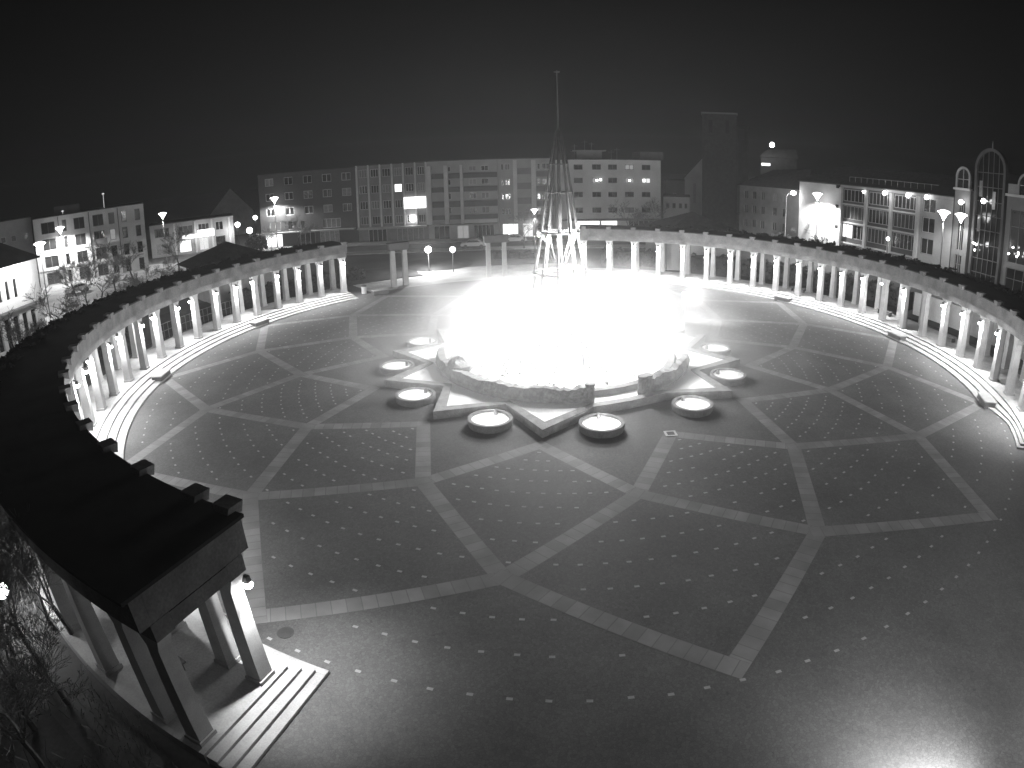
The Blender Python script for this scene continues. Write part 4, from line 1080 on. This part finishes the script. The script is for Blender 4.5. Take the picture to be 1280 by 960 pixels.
hedge(18, 78, 7.5, 9.0, 2.3, 6000, 'long clipped hedge behind the far right colonnade')
hedge(-30, -14, 7.5, 9.2, 2.6, 2500, 'dark hedge behind the right end of the right colonnade')
hedge(122, 148, 7.5, 8.8, 1.6, 3000, 'low hedge beyond the far end of the left colonnade')
hedge(170, 214, 7.0, 8.4, 1.5, 4000, 'low hedge behind the left colonnade beside the lit street')
hedge(88, 97, 14, 15, 1.0, 900, 'low hedge on the lawn behind the pole sculpture')
def bush(c, r, h, label):
    b = MB(); rng = random.Random(int(c[0]*10)+77)
    def cf(rng):
        v = Vector((rng.gauss(0,1),rng.gauss(0,1),rng.gauss(0,1))).normalized()*(rng.random()**.4)
        return (c[0]+v.x*r, c[1]+v.y*r, h*.5+v.z*h*.5)
    leafmass(b, cf, 900, rng, .12,.3); o = b.build('bush', M['leaf'], None, origin=(c[0],c[1],0)); tag(o, label, 'bush', 'bushes')
bush((49,52),3.2,3.4,'dark bush below the floodlit end wall'); bush((44,60),3.0,2.6,'dark bush left of the bush at the floodlit end wall')
bush((55,33),2.2,2.4,'dark bush before the right end of the office block'); bush((-46,52),2.6,2.4,'dark bush behind the left pyramid roof, before the far street')
bush((-51,68),2.4,3.4,'dark rounded bush before the bright left corner of the brick block')
b = MB(); rng = random.Random(31)
for _ in range(9000):
    t = rng.uniform(196, 262); o_ = 3.6+8*rng.random()**1.5; x, y, z_ = pol(rr(t)+o_, t)
    if math.sin(x*1.3+y*.7)+math.sin(y*1.9-x*.4) < -.6+rng.gauss(0,.4): continue
    h_ = rng.uniform(.1,.55)*(1.5 if math.sin(x*.9)*math.sin(y*1.1) > .3 else 1); a_ = rng.uniform(0, 2*PI); l_ = rng.uniform(.2,.6)*h_
    b.quad((x-.012,y,.09),(x+.012,y,.09),(x+math.cos(a_)*l_+.006,y+math.sin(a_)*l_,h_),(x+math.cos(a_)*l_-.03*math.sin(a_),y+math.sin(a_)*l_+.03*math.cos(a_),h_*.96))
tag(b.build('undergrowth', M['twig'], None), 'thin dry undergrowth below the bare trees at the lower left', 'undergrowth', kind='stuff')
# parked cars in the far street
def car(loc, rz, label, m):
    th = thing('parked_car', label, 'car', (0,0,0), 'cars parked in the far streets')
    b = MB(); prof = [(-2.1,.35),(-2.15,.75),(-1.95,.95),(-1.35,1.0),(-.75,1.42),(.75,1.45),(1.35,1.02),(2.05,.85),(2.15,.55),(2.1,.35)]
    def side(w, sc=1): return [(x, w, z) for x, z in prof]
    i = 0; b.v = side(-.85)+side(.85); n_ = len(prof)
    b.f = [tuple(range(n_-1,-1,-1)), tuple(range(n_, 2*n_))]+[(k, (k+1)%n_, n_+(k+1)%n_, n_+k) for k in range(n_)]; b.m = [0]*len(b.f)
    b.build('body', m, th, bevel=.08)
    b = MB(); b.hexa([(-1.2,-.87,1.02),(1.2,-.87,1.02),(1.2,.87,1.02),(-1.2,.87,1.02),(-.72,-.86,1.36),(.7,-.86,1.36),(.7,.86,1.36),(-.72,.86,1.36)]); b.build('windows', M['glass'], th)
    for x in (-1.3,1.3):
        for y in (-.8,.8):
            b = MB(); b.tube((x,y-.1,.33),(x,y+.1,.33),.33,.33,14); b.build('wheel', M['dsteel'], th)
    th.location = loc; th.rotation_euler = (0,0,rz); return th
c0 = car((-9.5,61.0,.14),0,'pale car parked in the far street left of the pole sculpture', M['white'])
for loc, rz, lb_ in (((-2.6,67.5,.02),0.05,'pale car parked in the far street right behind the slim bare tree'),((-70,36,.02),1.1,'pale car on the lit street before the pale apartment block'),
                     ((-72,20,.02),.9,'pale car on the lit street right of the shop house')):
    copy_tree(c0, loc, rz, lb_)

# ------------------------------------------------------------------ air
hz = MB(); hz.box(-260,260,-60,260,-1.0,27.6)  # thin haze added to give the lens veil and lamp halos
m = bpy.data.materials.new('veil_haze'); m.use_nodes = True; nt = m.node_tree; nt.nodes.clear()
pv = nt.nodes.new('ShaderNodeVolumePrincipled'); pv.inputs['Density'].default_value = .00082
pv.inputs['Color'].default_value = (.9,.9,.9,1); pv.inputs['Anisotropy'].default_value = .2
o_ = nt.nodes.new('ShaderNodeOutputMaterial'); nt.links.new(pv.outputs[0], o_.inputs['Volume'])
hz.build('haze', m, kind='stuff')
MC = (1.4, 2.0)  # mist volume added to stand for the glare over the fountain
ms = MB(); ms.lathe([(23.5,.03)]+[(23.5*math.cos(R(a)), .03+8.6*math.sin(R(a))) for a in (8,18,30,42,54,66,78)]+[(.01,8.65)], (MC[0],MC[1],0), 44)
ms.f.append(tuple(range(43,-1,-1))); ms.m.append(0)
m = bpy.data.materials.new('glare_mist'); m.use_nodes = True; nt = m.node_tree; nt.nodes.clear()
pv = nt.nodes.new('ShaderNodeVolumePrincipled'); pv.inputs['Color'].default_value = (.97,.97,.97,1)
def mth(op, a, b_=None, clamp=False):
    n_ = nt.nodes.new('ShaderNodeMath'); n_.operation = op; n_.use_clamp = clamp
    for k_, v_ in enumerate((a, b_)):
        if v_ is None: continue
        if isinstance(v_, (int, float)): n_.inputs[k_].default_value = v_
        else: nt.links.new(v_, n_.inputs[k_])
    return n_.outputs[0]
tc = nt.nodes.new('ShaderNodeTexCoord')
mp = nt.nodes.new('ShaderNodeMapping'); mp.vector_type = 'TEXTURE'; mp.inputs['Location'].default_value = (MC[0]-.5, MC[1]-.5, 0); mp.inputs['Scale'].default_value = (23.5, 21.5, 8.0)
nt.links.new(tc.outputs['Object'], mp.inputs['Vector'])
ln = nt.nodes.new('ShaderNodeVectorMath'); ln.operation = 'LENGTH'; nt.links.new(mp.outputs[0], ln.inputs[0])
nz = nt.nodes.new('ShaderNodeTexNoise'); nz.inputs['Scale'].default_value = .22; nz.inputs['Detail'].default_value = 3; nt.links.new(tc.outputs['Object'], nz.inputs['Vector'])
wob = mth('MULTIPLY', mth('SUBTRACT', nz.outputs['Fac'], .5), .55)
fall = mth('POWER', mth('SUBTRACT', 1.0, mth('ADD', ln.outputs['Value'], wob), clamp=True), 2.5)
nt.links.new(mth('MULTIPLY', fall, .30), pv.inputs['Density'])
o_ = nt.nodes.new('ShaderNodeOutputMaterial'); nt.links.new(pv.outputs[0], o_.inputs['Volume'])
o = ms.build('glare_mist', m); tag(o, 'added mist volume standing for the glare over the fountain', 'mist', kind='stuff')

# ------------------------------------------------------------------ world and moonlight
w = bpy.data.worlds.new('World'); S.world = w; w.use_nodes = True; nt = w.node_tree
sky = nt.nodes.new('ShaderNodeTexSky'); sky.sky_type = 'NISHITA'; sky.sun_disc = False; sky.sun_elevation = R(12); sky.sun_rotation = R(160)
bw = nt.nodes.new('ShaderNodeRGBToBW'); nt.links.new(sky.outputs[0], bw.inputs[0])
bg = nt.nodes['Background']; nt.links.new(bw.outputs[0], bg.inputs['Color']); bg.inputs['Strength'].default_value = .0002
sl = bpy.data.lights.new('moon', 'SUN'); sl.energy = .012; sl.angle = R(.5); so_ = bpy.data.objects.new('moon', sl); COL.objects.link(so_)
so_.rotation_euler = (R(78), 0, R(20))

S.render.engine = 'CYCLES'
S.cycles.use_denoising = True
S.cycles.max_bounces = 4; S.cycles.diffuse_bounces = 2; S.cycles.glossy_bounces = 2; S.cycles.transmission_bounces = 2
S.cycles.volume_bounces = 0; S.cycles.transparent_max_bounces = 8
S.cycles.sample_clamp_indirect = 3.0
S.cycles.use_light_tree = True
S.view_settings.view_transform = 'Standard'; S.view_settings.look = 'None'; S.view_settings.exposure = -.1; S.view_settings.gamma = 1
